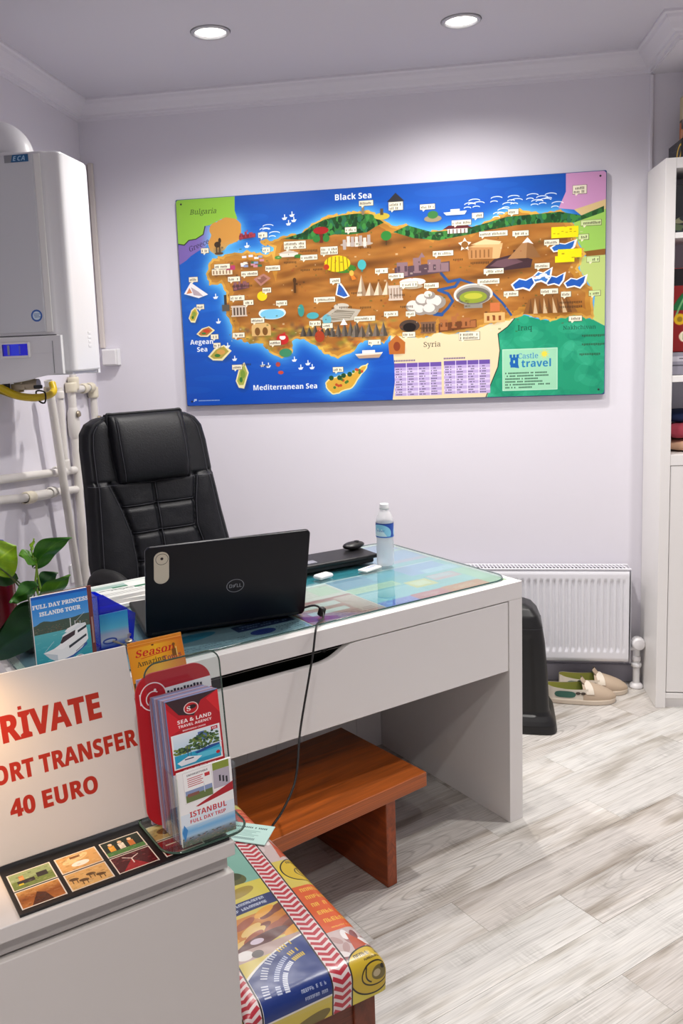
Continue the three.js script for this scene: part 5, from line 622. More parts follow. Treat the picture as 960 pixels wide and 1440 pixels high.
// ---------------------------------------------------------------- potted plant and bottle on the desk's left end
{
  const o = dthing('potted_plant', 'green leafy plant in a black pot at the left end of the desk', 'plant', 1.30, YG, -0.30);
  part('pot', lathe([[0, 0.004], [0.042, 0.0], [0.046, 0.004], [0.058, 0.072], [0.063, 0.074], [0.063, 0.084], [0.056, 0.084], [0.053, 0.07], [0, 0.068]], 40), MAT(0x101012, 0.45), o);
  part('soil', lathe([[0, 0.072], [0.03, 0.074], [0.054, 0.07], [0, 0.07]], 24), MAT(0x241a12, 0.95), o);
  const leafM = (c1, c2, k) => { const t = dataTex(128, 128, (u, v) => { const m = Math.abs(v - 0.5), vein = Math.pow(Math.max(0, Math.sin((u * 9 - m * 9) * Math.PI)), 10) * 0.35, mid = Math.exp(-m * m * 1800), n = fbm(u * 6, v * 6, k, 3) - 0.5; const f = Math.max(0, Math.min(1, 0.35 + n * 0.9 + vein * 0.4 + mid * 0.6)); return [0, 1, 2].map(i => c1[i] + (c2[i] - c1[i]) * f); }); return MAT(0xffffff, 0.35, { map: t, side: THREE.DoubleSide, transmission: 0.0 }); };
  const LM = [leafM([36, 92, 22], [78, 140, 34], 1), leafM([112, 160, 16], [168, 204, 40], 2), leafM([24, 66, 20], [44, 96, 26], 3), leafM([14, 46, 14], [26, 68, 18], 4), leafM([66, 120, 24], [98, 154, 36], 5)];
  const leaf = (bx, by, bz, tx, ty, tz, w, m, curl = 0.15, roll = 0, skew = 0) => {
    const B = V(bx, by, bz), T = V(tx, ty, tz), L = B.distanceTo(T), dir = T.clone().sub(B).normalize(); let side = V(0, 0, 1).cross(dir).normalize(); const nrm = dir.clone().cross(side).normalize().negate(); side = side.applyAxisAngle(dir, roll); const nn = nrm.applyAxisAngle(dir, roll);
    const g = grid(26, 14, (s, t) => { const q = t * 2 - 1, wd = w * Math.pow(Math.sin(Math.PI * Math.pow(s, 0.62)), 0.85) * (s > 0.8 ? 1 - (s - 0.8) * 1.2 : 1); const p = B.clone().addScaledVector(dir, L * (s + (s < 0.15 ? -0.12 * Math.abs(q) * (0.15 - s) / 0.15 : 0))).addScaledVector(side, q * wd + skew * Math.sin(Math.PI * s)).addScaledVector(nn, -curl * L * (s - 0.5) * (s - 0.5) * 0.9 + Math.abs(q) * wd * 0.16 + 0.0025 * Math.sin(s * 11 + q * 3)); return [p.x, p.y, p.z, s, t]; });
    const lf = kid('leaf', g, LM[m], o); return lf;
  };
  const Y = y => y - YG, x = v => v + 0.02; // leaves placed from the plant's middle
  const stem = (pts, r, m) => kid('stem', tube(pts.map(p => V(...p)), r, 30, 8), m, o);
  const green = MAT(0x86a838, 0.5), dark = MAT(0x4a5a26, 0.6), red = MAT(0x5a3a22, 0.6);
  leaf(x(-0.017), Y(0.945), 0.02, x(0.062), Y(1.003), 0.05, 0.030, 0, 0.2, 0.25, 0.012);
  leaf(x(-0.12), Y(0.962), 0.03, x(-0.058), Y(0.995), 0.02, 0.052, 1, 0.1, -0.2);
  leaf(x(-0.022), Y(0.958), 0.03, x(-0.064), Y(0.981), 0.06, 0.022, 4, 0.1, 0.9, -0.006); leaf(x(-0.028), Y(0.982), 0.03, x(-0.02), Y(1.008), 0.03, 0.007, 1, 0.05, 0.6);
  leaf(x(-0.034), Y(0.9), 0.05, x(-0.102), Y(0.885), 0.09, 0.025, 0, 0.2, -0.3);
  leaf(x(-0.012), Y(0.862), 0.04, x(0.046), Y(0.92), 0.07, 0.029, 4, 0.15, 0.35); leaf(x(-0.012), Y(0.885), 0.0, x(0.04), Y(0.908), -0.01, 0.026, 2, 0.15, 0.3);
  leaf(x(-0.03), Y(0.852), 0.05, x(-0.15), Y(0.822), 0.12, 0.036, 3, 0.25, -0.5); leaf(x(-0.02), Y(0.822), 0.06, x(-0.17), Y(0.782), 0.13, 0.062, 3, 0.25, -0.35); leaf(x(-0.065), Y(0.915), 0.0, x(-0.14), Y(0.93), -0.02, 0.024, 2, 0.1, -0.2);
  stem([[0, 0.07, 0.0], [0.006, 0.11, 0.02], [-0.004, 0.16, 0.025], [0.002, 0.2, 0.024], [x(-0.022), Y(0.962), 0.026]], 0.0026, green); stem([[0.004, 0.07, 0.006], [0.01, 0.12, 0.02], [0.004, 0.18, 0.02], [x(-0.017), Y(0.945), 0.02]], 0.0024, green);
  stem([[-0.006, 0.07, 0.0], [-0.02, 0.12, 0.03], [-0.06, 0.19, 0.035], [x(-0.115), Y(0.965), 0.03]], 0.002, dark); stem([[0, 0.07, 0.01], [x(-0.03), Y(0.86), 0.03], [x(-0.034), Y(0.9), 0.05]], 0.0018, red); stem([[0, 0.07, 0.012], [x(-0.018), Y(0.84), 0.03], [x(-0.012), Y(0.866), 0.04]], 0.002, red); stem([[-0.004, 0.07, 0.012], [x(-0.03), Y(0.82), 0.05], [x(-0.03), Y(0.852), 0.05]], 0.002, red); stem([[-0.004, 0.07, 0.014], [x(-0.02), Y(0.822), 0.06]], 0.002, dark); stem([[-0.002, 0.07, -0.004], [x(-0.04), Y(0.88), -0.005], [x(-0.065), Y(0.915), 0.0]], 0.0018, dark); stem([[0.003, 0.07, -0.004], [x(-0.012), Y(0.886), 0.0]], 0.0018, red); stem([[x(-0.024), Y(0.958), 0.028], [x(-0.028), Y(0.983), 0.03]], 0.0016, green);
  const b = dthing('red_bottle', 'dark red bottle with a blue cap half hidden behind the plant leaves', 'bottle', 1.345, YG, -0.455);
  part('body', lathe([[0, 0.003], [0.03, 0], [0.034, 0.006], [0.035, 0.12], [0.034, 0.15], [0.028, 0.178], [0.018, 0.2], [0.0155, 0.21], [0.0155, 0.224], [0, 0.224]], 40), MAT(0x5c0c16, 0.18), b); part('cap', lathe([[0.0, 0.22], [0.018, 0.221], [0.018, 0.236], [0.016, 0.239], [0, 0.239]], 30), MAT(0x1c2f86, 0.4), b);
}

// ---------------------------------------------------------------- counter in front, with sign, photo strip and brochures
const YCNT = 0.74;
{
  const u0 = 1.30, u1 = 2.22, n1 = 0.70, n0 = 0.36, W = u1 - u0, DPT = n1 - n0;
  const o = dthing('counter', 'low white counter in the left foreground with a stepped edge under its top', 'counter', u0, 0, n1);
  part('counter_top', rbox(W, 0.021, DPT, 0.0018), M.counterBoardDim, o, -W / 2, YCNT - 0.0105, -DPT / 2);
  part('upper_rail', box(W - 0.016, 0.022, DPT - 0.02), MAT(0xb4b0ac, 0.5), o, -W / 2, YCNT - 0.032, -DPT / 2 - 0.002);  // grey carries the shadow of the groove under the top
  part('front_panel', rbox(W - 0.004, 0.69, 0.018, 0.0015), M.counterBoardDim, o, -W / 2, 0.3475, -0.0125);
  for (const q of [-0.0105, -W + 0.0105]) kid('side_panel', rbox(0.017, 0.69, DPT - 0.026, 0.0015), M.counterBoardDim, o, q, 0.3475, -DPT / 2 - 0.011);
  part('back_panel', box(W - 0.04, 0.68, 0.012), M.counterBoardDim, o, -W / 2, 0.342, -DPT + 0.014);
}
{
  const W = 0.296, H = 0.251;
  const o = dthing('price_sign', 'white leaning sign board with red letters private airport transfer 40 euro', 'sign', 1.519, YCNT + 0.0052, 0.581);
  const b = part('board', rbox(W, H, 0.005, 0.0015), MAT(0xe6e2dc, 0.45), o, 0, H / 2 + 0.001, 0, 0, 0, 0);
  const pr = part('sign_print', new THREE.PlaneGeometry(W - 0.002, H - 0.002), print(1480, 1280, (g, w, h) => {
    g.fillStyle = '#d2ccc6'; g.fillRect(0, 0, w, h); g.fillStyle = '#ac2812'; const S = 5000;
    const put = (s, x0, x1, yb, cap, font) => { g.save(); g.font = font; const m = g.measureText(s); g.translate(w / 2 + x0 * S, h - yb * S); g.scale((x1 - x0) * S / m.width, cap * S / (0.716 * 100)); g.textAlign = 'left'; g.textBaseline = 'alphabetic'; g.fillText(s, 0, 0); g.strokeStyle = g.fillStyle; g.lineWidth = 4.5; g.lineJoin = 'miter'; g.strokeText(s, 0, 0); g.restore(); };
    put('PRIVATE', -0.077, 0.097, 0.1605, 0.0362, 'bold 100px sans-serif'); g.fillRect(w / 2 - 0.0218 * S, h - 0.2055 * S, 0.0052 * S, 0.005 * S);
    put('AIRPORT TRANSFER', -0.136, 0.1405, 0.1058, 0.0245, 'bold 100px sans-serif'); put('40 EURO', -0.052, 0.0735, 0.0575, 0.0235, 'bold 100px sans-serif');
  }, 0.42), b, 0, 0, 0.0027);
  b.position.set(0, 0.003 + H / 2 * Math.cos(0.318), -H / 2 * Math.sin(0.318)); b.rotation.x = -0.318;
  part('easel_leg', rbox(0.05, 0.2, 0.004, 0.0015), M.whiteBoard, o, 0, 0.0995, -0.105, 0.32);
}
{
  const u0 = 1.305, u1 = 1.597, n0 = 0.56, n1 = 0.694, w = u1 - u0, d = n1 - n0;
  const o = dthing('photo_strip', 'black-bordered strip of small colour photographs lying on the counter under the sign', 'photo strip', (u0 + u1) / 2, YCNT, (n0 + n1) / 2);
  part('backing', rbox(w, 0.0035, d, 0.001), M.black, o, 0, 0.0019, 0);
  const scenes = [
    (g, W, H) => { g.fillStyle = '#8a9a6a'; g.fillRect(0, 0, W, H * 0.5); g.fillStyle = '#6a7a3a'; g.fillRect(0, H * 0.5, W, H * 0.5); g.fillStyle = '#c88a4c'; g.fillRect(40, 30, 20, 40); g.fillStyle = '#2a2420'; g.fillRect(28, 64, 70, 26); g.fillRect(110, 44, 44, 34); g.fillStyle = '#c8b02c'; g.fillRect(30, 84, 20, 12); },
    (g, W, H) => { g.fillStyle = '#c89a5c'; g.fillRect(0, 0, W, H); g.fillStyle = '#e0bc84'; g.beginPath(); g.ellipse(80, 40, 60, 24, -0.3, 0, 7); g.fill(); g.fillStyle = '#7a5028'; g.fillRect(60, 20, 44, 16); g.fillStyle = '#e8dcd0'; g.beginPath(); g.ellipse(90, 84, 38, 18, 0, 0, 7); g.fill(); },
    (g, W, H) => { g.fillStyle = '#182418'; g.fillRect(0, 0, W, H); for (let k = 0; k < 3; k++) { g.fillStyle = ['#d89a30', '#e8e0d0', '#c0702c'][k]; g.fillRect(26 + k * 44, 42, 26, 44); g.fillStyle = '#e8c09a'; g.beginPath(); g.arc(39 + k * 44, 32, 10, 0, 7); g.fill(); } g.fillStyle = '#4a7a3c'; g.fillRect(0, 88, W, 30); },
    (g, W, H) => { g.fillStyle = '#b89a64'; g.fillRect(0, 0, W, H); g.fillStyle = '#6a4c2c'; g.beginPath(); g.ellipse(90, 70, 54, 26, 0.2, 0, 7); g.fill(); g.fillStyle = '#d8c08c'; g.fillRect(0, 0, W, 34); g.fillStyle = '#4a3420'; g.fillRect(60, 80, 60, 12); },
    (g, W, H) => { const q = g.createLinearGradient(0, 0, 0, H); q.addColorStop(0, '#c8944c'); q.addColorStop(0.5, '#8a4c1c'); q.addColorStop(1, '#b06a2c'); g.fillStyle = q; g.fillRect(0, 0, W, H); g.fillStyle = '#4a2410'; g.beginPath(); g.moveTo(40, H); g.lineTo(80, 40); g.lineTo(110, 60); g.lineTo(130, H); g.fill(); },
    (g, W, H) => { g.fillStyle = '#cfa464'; g.fillRect(0, 0, W, H); g.fillStyle = '#5c4426'; for (let k = 0; k < 4; k++) { g.beginPath(); g.ellipse(30 + k * 36, 50 + (k % 2) * 24, 20, 10, 0.2, 0, 7); g.fill(); g.fillRect(20 + k * 36, 56 + (k % 2) * 24, 4, 24); g.fillRect(38 + k * 36, 56 + (k % 2) * 24, 4, 24); } },
    (g, W, H) => { g.fillStyle = '#4c0e14'; g.fillRect(0, 0, W, H); g.fillStyle = '#9a1c22'; g.beginPath(); g.moveTo(20, H); g.lineTo(80, 50); g.lineTo(140, H); g.fill(); g.strokeStyle = '#e8d8d0'; g.lineWidth = 5; g.beginPath(); g.moveTo(50, 20); g.lineTo(84, 44); g.lineTo(120, 26); g.moveTo(84, 44); g.lineTo(84, 80); g.stroke(); },
    (g, W, H) => { g.fillStyle = '#8a1c20'; g.fillRect(0, 0, W, H); g.fillStyle = '#d8c0b0'; g.fillRect(30, 40, 50, 8); g.fillStyle = '#5c0c10'; g.fillRect(0, 70, W, 40); }];
  const cw = 0.0575, ch = 0.0405;
  for (let r = 0; r < 2; r++) for (let c = 0; c < 4; c++) { const uc = 1.563 - c * 0.0635 - (c === 3 ? 0.004 : 0); kid('photograph', box(cw, 0.0006, ch), print(180, 124, (g, W, H) => { g.fillStyle = '#d8d0c4'; g.fillRect(0, 0, W, H); g.save(); g.beginPath(); g.rect(5, 5, W - 10, H - 10); g.clip(); scenes[r * 4 + c](g, W, H); for (let k = 0; k < 60; k++) { g.fillStyle = k % 2 ? 'rgba(0,0,0,0.1)' : 'rgba(255,240,210,0.1)'; g.fillRect(hash(k, c, r) * W, hash(k, c + 9, r) * H, 14, 8); } g.restore(); }, 0.25), o, (u0 + u1) / 2 - uc, 0.0039, (r ? 0.6655 : 0.6225) - (n0 + n1) / 2); }
}
{ // brochure stand: clear base and back, a red rounded board, brochures in steps
  const U = 1.333, N = 0.64;
  const o = dthing('brochure_stand', 'clear stepped brochure stand at the right end of the counter', 'brochure stand', U, YCNT + 0.0046, N);
  part('base', extrude(rshape(0.13, 0.13, 0.03), 0.003, 0.0008).rotateX(-Math.PI / 2), M.acrylic, o, 0, 0, -0.012); { const p = rshape(0.1295, 0.1295, 0.03).getPoints(10).map(q => V(q.x, 0.0015, -q.y)); p.pop(); part('base_edge', new THREE.TubeGeometry(new THREE.CatmullRomCurve3(p, true, 'catmullrom', 0), 120, 0.0018, 6, true), M.acrylicEdge, o, 0, 0, -0.012); }
  const bp = part('back_plate', extrude(rshape(0.12, 0.234, 0.02), 0.0025, 0.0008), M.acrylic, o, 0.014, 0.1225, -0.036, -0.1); { const p = rshape(0.12, 0.234, 0.02).getPoints(10).map(q => V(q.x, q.y, 0.0012)); p.pop(); part('back_edge', new THREE.TubeGeometry(new THREE.CatmullRomCurve3(p, true, 'catmullrom', 0), 160, 0.0012, 6, true), M.acrylicEdge, bp); }
  part('front_lip', rbox(0.09, 0.012, 0.0025, 0.001), M.acrylic, o, 0.002, 0.009, 0.0505);
  for (const q of [-1, 1]) kid('pocket_side', rbox(0.002, 0.1, 0.05, 0.0008), M.acrylic, o, 0.002 + q * 0.0445, 0.054, 0.02);
  const bro = (name, label, x, y, z, w, h, t, mat, lean, group, r) => { const b = dthing(name, label, 'leaflet', U - x, YCNT + 0.0046 + y, N + z, 0, group); const m = part('sheet_pack', r ? extrude(rshape(w, h, r), t, 0.0006).translate(0, h / 2, -t) : rbox(w, h, t, 0.0006).translate(0, h / 2, -t / 2), mat, b, 0, 0, 0, -lean); return [b, m]; };
  // orange leaflets at the back
  const orange = (g, W, H) => { const q = g.createLinearGradient(0, 0, W, 0); q.addColorStop(0, '#e0901c'); q.addColorStop(0.5, '#f0b41c'); q.addColorStop(1, '#d87818'); g.fillStyle = q; g.fillRect(0, 0, W, H); g.fillStyle = 'rgba(200,100,10,0.5)'; g.fillRect(0, 0, W, 12); g.fillStyle = '#5a3010'; g.fillRect(136, 10, 14, 8); g.font = 'italic bold 54px serif'; g.fillStyle = '#c81c14'; g.textAlign = 'center'; g.save(); g.translate(150, 66); g.scale(1.25, 1); g.fillText('Season', 0, 0); g.restore(); g.lineWidth = 3; g.strokeStyle = '#c81c14'; g.beginPath(); g.moveTo(64, 76); g.lineTo(226, 64); g.stroke(); g.font = 'bold 38px serif'; g.fillStyle = '#4a3c14'; g.save(); g.translate(120, 114); g.rotate(-0.06); g.fillText('Amazing', 0, 0); g.fillStyle = '#7a2c4c'; g.fillText('Tours', 128, 6); g.restore(); g.fillStyle = '#7a4c10'; g.fillRect(262, 40, 8, 60); g.fillRect(250, 60, 32, 40); g.beginPath(); g.arc(266, 36, 9, 0, 7); g.fill(); g.fillStyle = '#f8d880'; g.fillRect(276, 50, 5, 50); g.fillStyle = '#4a4020'; g.fillRect(0, 200, W, H - 200); g.fillStyle = '#6a5a28'; for (let k = 0; k < 6; k++) g.fillRect(20, 230 + k * 110, W - 40, 50); };  // lower part painted dark olive for the shade beside the sign
  for (let k = 0; k < 2; k++) { const [b, m] = bro('leaflet', k ? 'front orange leaflet with red script standing behind the red board' : 'rear orange leaflet, its edge showing behind the front orange leaflet', 0.0085 + (k ? 0 : 0.003), 0.0032, -0.056 - (k ? 0 : 0.006), 0.089, 0.252 - (k ? 0.003 : 0), 0.003, MAT(0xd88a20, 0.5), 0.318); if (k) part('cover_print', new THREE.PlaneGeometry(0.088, 0.247), print(320, 900, orange), m, 0, 0.1245, 0.0004); }
  { const [b, m] = bro('leaflet', 'white leaflet whose edge shows between the orange leaflet and the red board', -0.002, 0.0032, -0.034, 0.1, 0.213, 0.004, MAT(0x9c96b4, 0.6), 0.12); }
  { // red rounded board
    const [b, m] = bro('red_board', 'red board with a rounded top and white band behind the stacked leaflets', -0.002, 0.0032, -0.022, 0.119, 0.224, 0.004, MAT(0xb0101a, 0.4), 0.1, undefined, 0.03); tag(b, b.userData.label, 'board');
    part('board_print', unitUV(new THREE.ShapeGeometry(rshape(0.118, 0.223, 0.03), 10)), print(476, 900, (g, W, H) => { g.fillStyle = '#b8141e'; g.fillRect(0, 0, W, H); g.fillStyle = '#e8e4e8'; g.save(); g.translate(20, 104); g.rotate(-0.02); g.fillRect(0, 0, 460, 66); g.fillStyle = '#1c1c2c'; for (let k = 0; k < 12; k++) g.fillRect(150 + k * 21, 18 + (k % 3) * 3, 14, 26 - (k % 2) * 8); g.restore(); g.strokeStyle = '#f0e0e0'; g.lineWidth = 7; g.fillStyle = '#b8141e'; g.beginPath(); g.arc(104, 134, 80, 0, 7); g.fill(); g.stroke(); g.beginPath(); g.arc(104, 148, 44, 2.4, 5.4); g.stroke(); g.fillStyle = '#f0e0e0'; g.beginPath(); g.arc(118, 98, 8, 0, 7); g.fill(); }), m, 0, 0.112, 0.0004);
  }
  // the stack of sea and land leaflets
  const front = (g, W, H) => {
    g.fillStyle = '#b81620'; g.fillRect(0, 0, W, H); g.scale(1, 0.77); g.fillStyle = '#3a2428'; g.beginPath(); g.moveTo(0, 0); g.lineTo(W, 0); g.lineTo(W * 0.66, 60); g.lineTo(W * 0.5, 190); g.lineTo(W * 0.22, 150); g.fill(); g.fillStyle = '#d8262c'; g.beginPath(); g.moveTo(W, 0); g.lineTo(W, 230); g.lineTo(W * 0.76, 60); g.fill(); g.fillStyle = '#d0202a'; g.beginPath(); g.moveTo(0, 70); g.lineTo(W * 0.34, 270); g.lineTo(0, 330); g.fill();
    g.strokeStyle = '#f0d8d4'; g.lineWidth = 7; g.fillStyle = '#c01c22'; g.beginPath(); g.arc(190, 112, 54, 0, 7); g.fill(); g.stroke(); g.fillStyle = '#2a1014'; g.beginPath(); g.ellipse(200, 102, 32, 20, 0, 0, 7); g.fill(); g.font = 'bold 62px serif'; g.fillStyle = '#f8f0ee'; g.textAlign = 'center'; g.fillText('S', 172, 136);
    g.save(); g.translate(208, 236); g.font = 'bold 48px sans-serif'; g.fillStyle = '#fbf4f2'; g.fillText('SEA & LAND', 0, 0); g.font = 'bold 34px sans-serif'; g.fillText('TRAVEL AGENCY', 0, 40); g.font = 'bold 19px sans-serif'; g.fillText('BOSPHORUS CRUISE', -10, 78); g.restore();
    const q = g.createLinearGradient(0, 330, 0, 640); q.addColorStop(0, '#e4eef4'); q.addColorStop(0.5, '#c4dcea'); g.fillStyle = '#f4f0ee'; g.fillRect(14, 330, W - 28, 330); g.fillStyle = q; g.fillRect(26, 336, W - 52, 312);
    g.fillStyle = '#5a74b0'; g.fillRect(220, 360, 54, 80); g.fillRect(206, 384, 84, 50); for (let k = 0; k < 220; k++) { g.fillStyle = ['#2c4c2c', '#44682c', '#7a8a34', '#24402c', '#5c7a3c'][k % 5]; const x = 26 + hash(k, 1, 3) * (W - 60), top = 430 - 60 * Math.exp(-Math.pow((x - 290) / 120, 2)) + (x < 150 ? 40 : 0); g.beginPath(); g.ellipse(x, top + hash(k, 2, 3) * (520 - top), 11, 9, 0, 0, 7); g.fill(); }
    g.fillStyle = '#28a4c8'; g.fillRect(26, 530, W - 52, 118); g.fillStyle = '#5cc4dc'; g.fillRect(200, 560, 190, 50); g.fillStyle = '#1c4c94'; g.beginPath(); g.moveTo(180, 540); g.lineTo(W - 30, 500); g.lineTo(W - 30, 530); g.lineTo(200, 560); g.fill(); g.fillStyle = '#eef2f6'; g.beginPath(); g.moveTo(40, 600); g.lineTo(130, 560); g.lineTo(236, 590); g.lineTo(180, 630); g.lineTo(70, 636); g.fill(); g.fillStyle = '#2c3c5c'; g.fillRect(100, 580, 70, 10); g.fillStyle = '#3a4a6c'; g.fillRect(126, 450, 5, 110); g.fillRect(150, 470, 4, 90); g.fillStyle = '#d8e4ec'; g.fillRect(300, 505, 100, 8);
    g.fillStyle = '#c02028'; g.fillRect(W - 84, 344, 52, 30); g.fillStyle = '#fff'; g.font = 'bold 20px sans-serif'; g.fillText('€15', W - 58, 367); g.fillStyle = '#c02028'; g.beginPath(); g.arc(W - 48, 600, 16, 0, 7); g.fill();
    g.fillStyle = '#fff'; g.font = 'bold 17px sans-serif'; g.fillText('SEA AND LAND TRAVEL AGENCY', 210, 688); g.fillStyle = '#d8d4e0'; g.fillRect(0, 700, W, H);
  };
  const frontM = print(410, 1050, front, 0.3); const edgeM = [MAT(0x9c96b0, 0.6), MAT(0x8a6c7c, 0.6), MAT(0x6c7aa4, 0.6)];
  for (let k = 0; k < 9; k++) { const last = k === 8; const [b, m] = bro('leaflet', last ? 'front sea and land leaflet with red header and yacht photograph in the stand' : 'leaflet in the pack behind the front sea and land leaflet', 0.0015 - 0.0004 * (8 - k), 0.0032, -0.016 + k * 0.0066, 0.081, 0.201 - 0.0012 * (8 - k), 0.0046, edgeM[k % 3], 0.13, last ? undefined : 'sea and land leaflets in the stand'); if (last) part('cover_print', new THREE.PlaneGeometry(0.0805, 0.2), frontM, m, 0, 0.1005, 0.0004); }
  { const [b, m] = bro('leaflet', 'low front card printed istanbul full day trip below the sea and land leaflet', 0.002, 0.0032, 0.0455, 0.083, 0.106, 0.004, M.paper, 0.06); tag(b, b.userData.label, 'card');
    part('card_print', new THREE.PlaneGeometry(0.0825, 0.1055), print(420, 598, (g, W, H) => {
      g.fillStyle = '#dfe8f0'; g.fillRect(0, 0, W, H); g.fillStyle = '#f4f2f0'; g.fillRect(0, 0, W, 340); g.fillStyle = '#f8f6f4'; g.save(); g.translate(40, 10); g.rotate(-0.03); g.strokeStyle = '#c8c0c0'; g.lineWidth = 2; g.fillRect(0, 0, 220, 250); g.strokeRect(0, 0, 220, 250); g.fillStyle = '#b83038'; g.font = 'bold 20px sans-serif'; g.textAlign = 'center'; g.fillStyle = '#2c2c34'; g.fillText('UNFORGETTABLE', 110, 34); g.fillStyle = '#c04048'; for (let r = 0; r < 5; r++) g.fillRect(30, 52 + r * 16, 120 - 12 * (r % 2), 6); g.fillStyle = '#c82830'; g.fillRect(164, 50, 40, 28); g.fillStyle = '#8a9ac0'; g.fillRect(6, 150, 208, 40); g.fillStyle = '#6a7a44'; g.fillRect(6, 186, 208, 58); g.fillStyle = '#8a5a4c'; g.fillRect(20, 176, 90, 26); g.fillStyle = '#d8dce4'; g.fillRect(150, 130, 6, 70); g.restore();
      g.fillStyle = '#8c9c3c'; g.fillRect(270, 0, 130, 60); g.fillStyle = '#b8b0bc'; g.fillRect(270, 60, 130, 150); g.fillStyle = '#2c2c34'; for (let k = 0; k < 3; k++) g.fillRect(316 + k * 26, 110 + k * 12, 14, 50); g.fillStyle = '#b01c28'; g.beginPath(); g.moveTo(120, 300); g.lineTo(W, 190); g.lineTo(W, 260); g.lineTo(140, 306); g.fill();
      g.save(); g.font = 'bold 60px sans-serif'; g.fillStyle = '#c8242c'; g.textAlign = 'center'; g.translate(214, 376); g.scale(1.02, 1); g.fillText('ISTANBUL', 0, 0); g.font = 'bold 40px sans-serif'; g.fillText('FULL DAY TRIP', -6, 48); g.restore(); g.fillStyle = '#d83038'; g.fillRect(352, 440, 62, 40);
      const q = g.createLinearGradient(0, 420, 0, H); q.addColorStop(0, '#dfe8f0'); q.addColorStop(0.35, '#78b4e0'); q.addColorStop(0.55, '#a8c8e0'); q.addColorStop(0.75, '#7a7c84'); q.addColorStop(1, '#5c6c4c'); g.fillStyle = q; g.fillRect(0, 440, W, H - 440); for (let k = 0; k < 90; k++) { g.fillStyle = ['#8a6a5c', '#5a6c44', '#a08878', '#4a5c64'][k % 4]; g.fillRect(hash(k, 6, 1) * W, 530 + hash(k, 7, 1) * 66, 16, 6); } g.fillStyle = '#3c88c8'; g.beginPath(); g.moveTo(20, 420); g.lineTo(46, 470); g.lineTo(20, 560); g.lineTo(4, 480); g.fill(); g.strokeStyle = '#b8ccdc'; g.lineWidth = 3; g.beginPath(); g.moveTo(120, 470); g.lineTo(W, 440); g.stroke(); }, 0.3), m, 0, 0.053, 0.0004);
  }
}

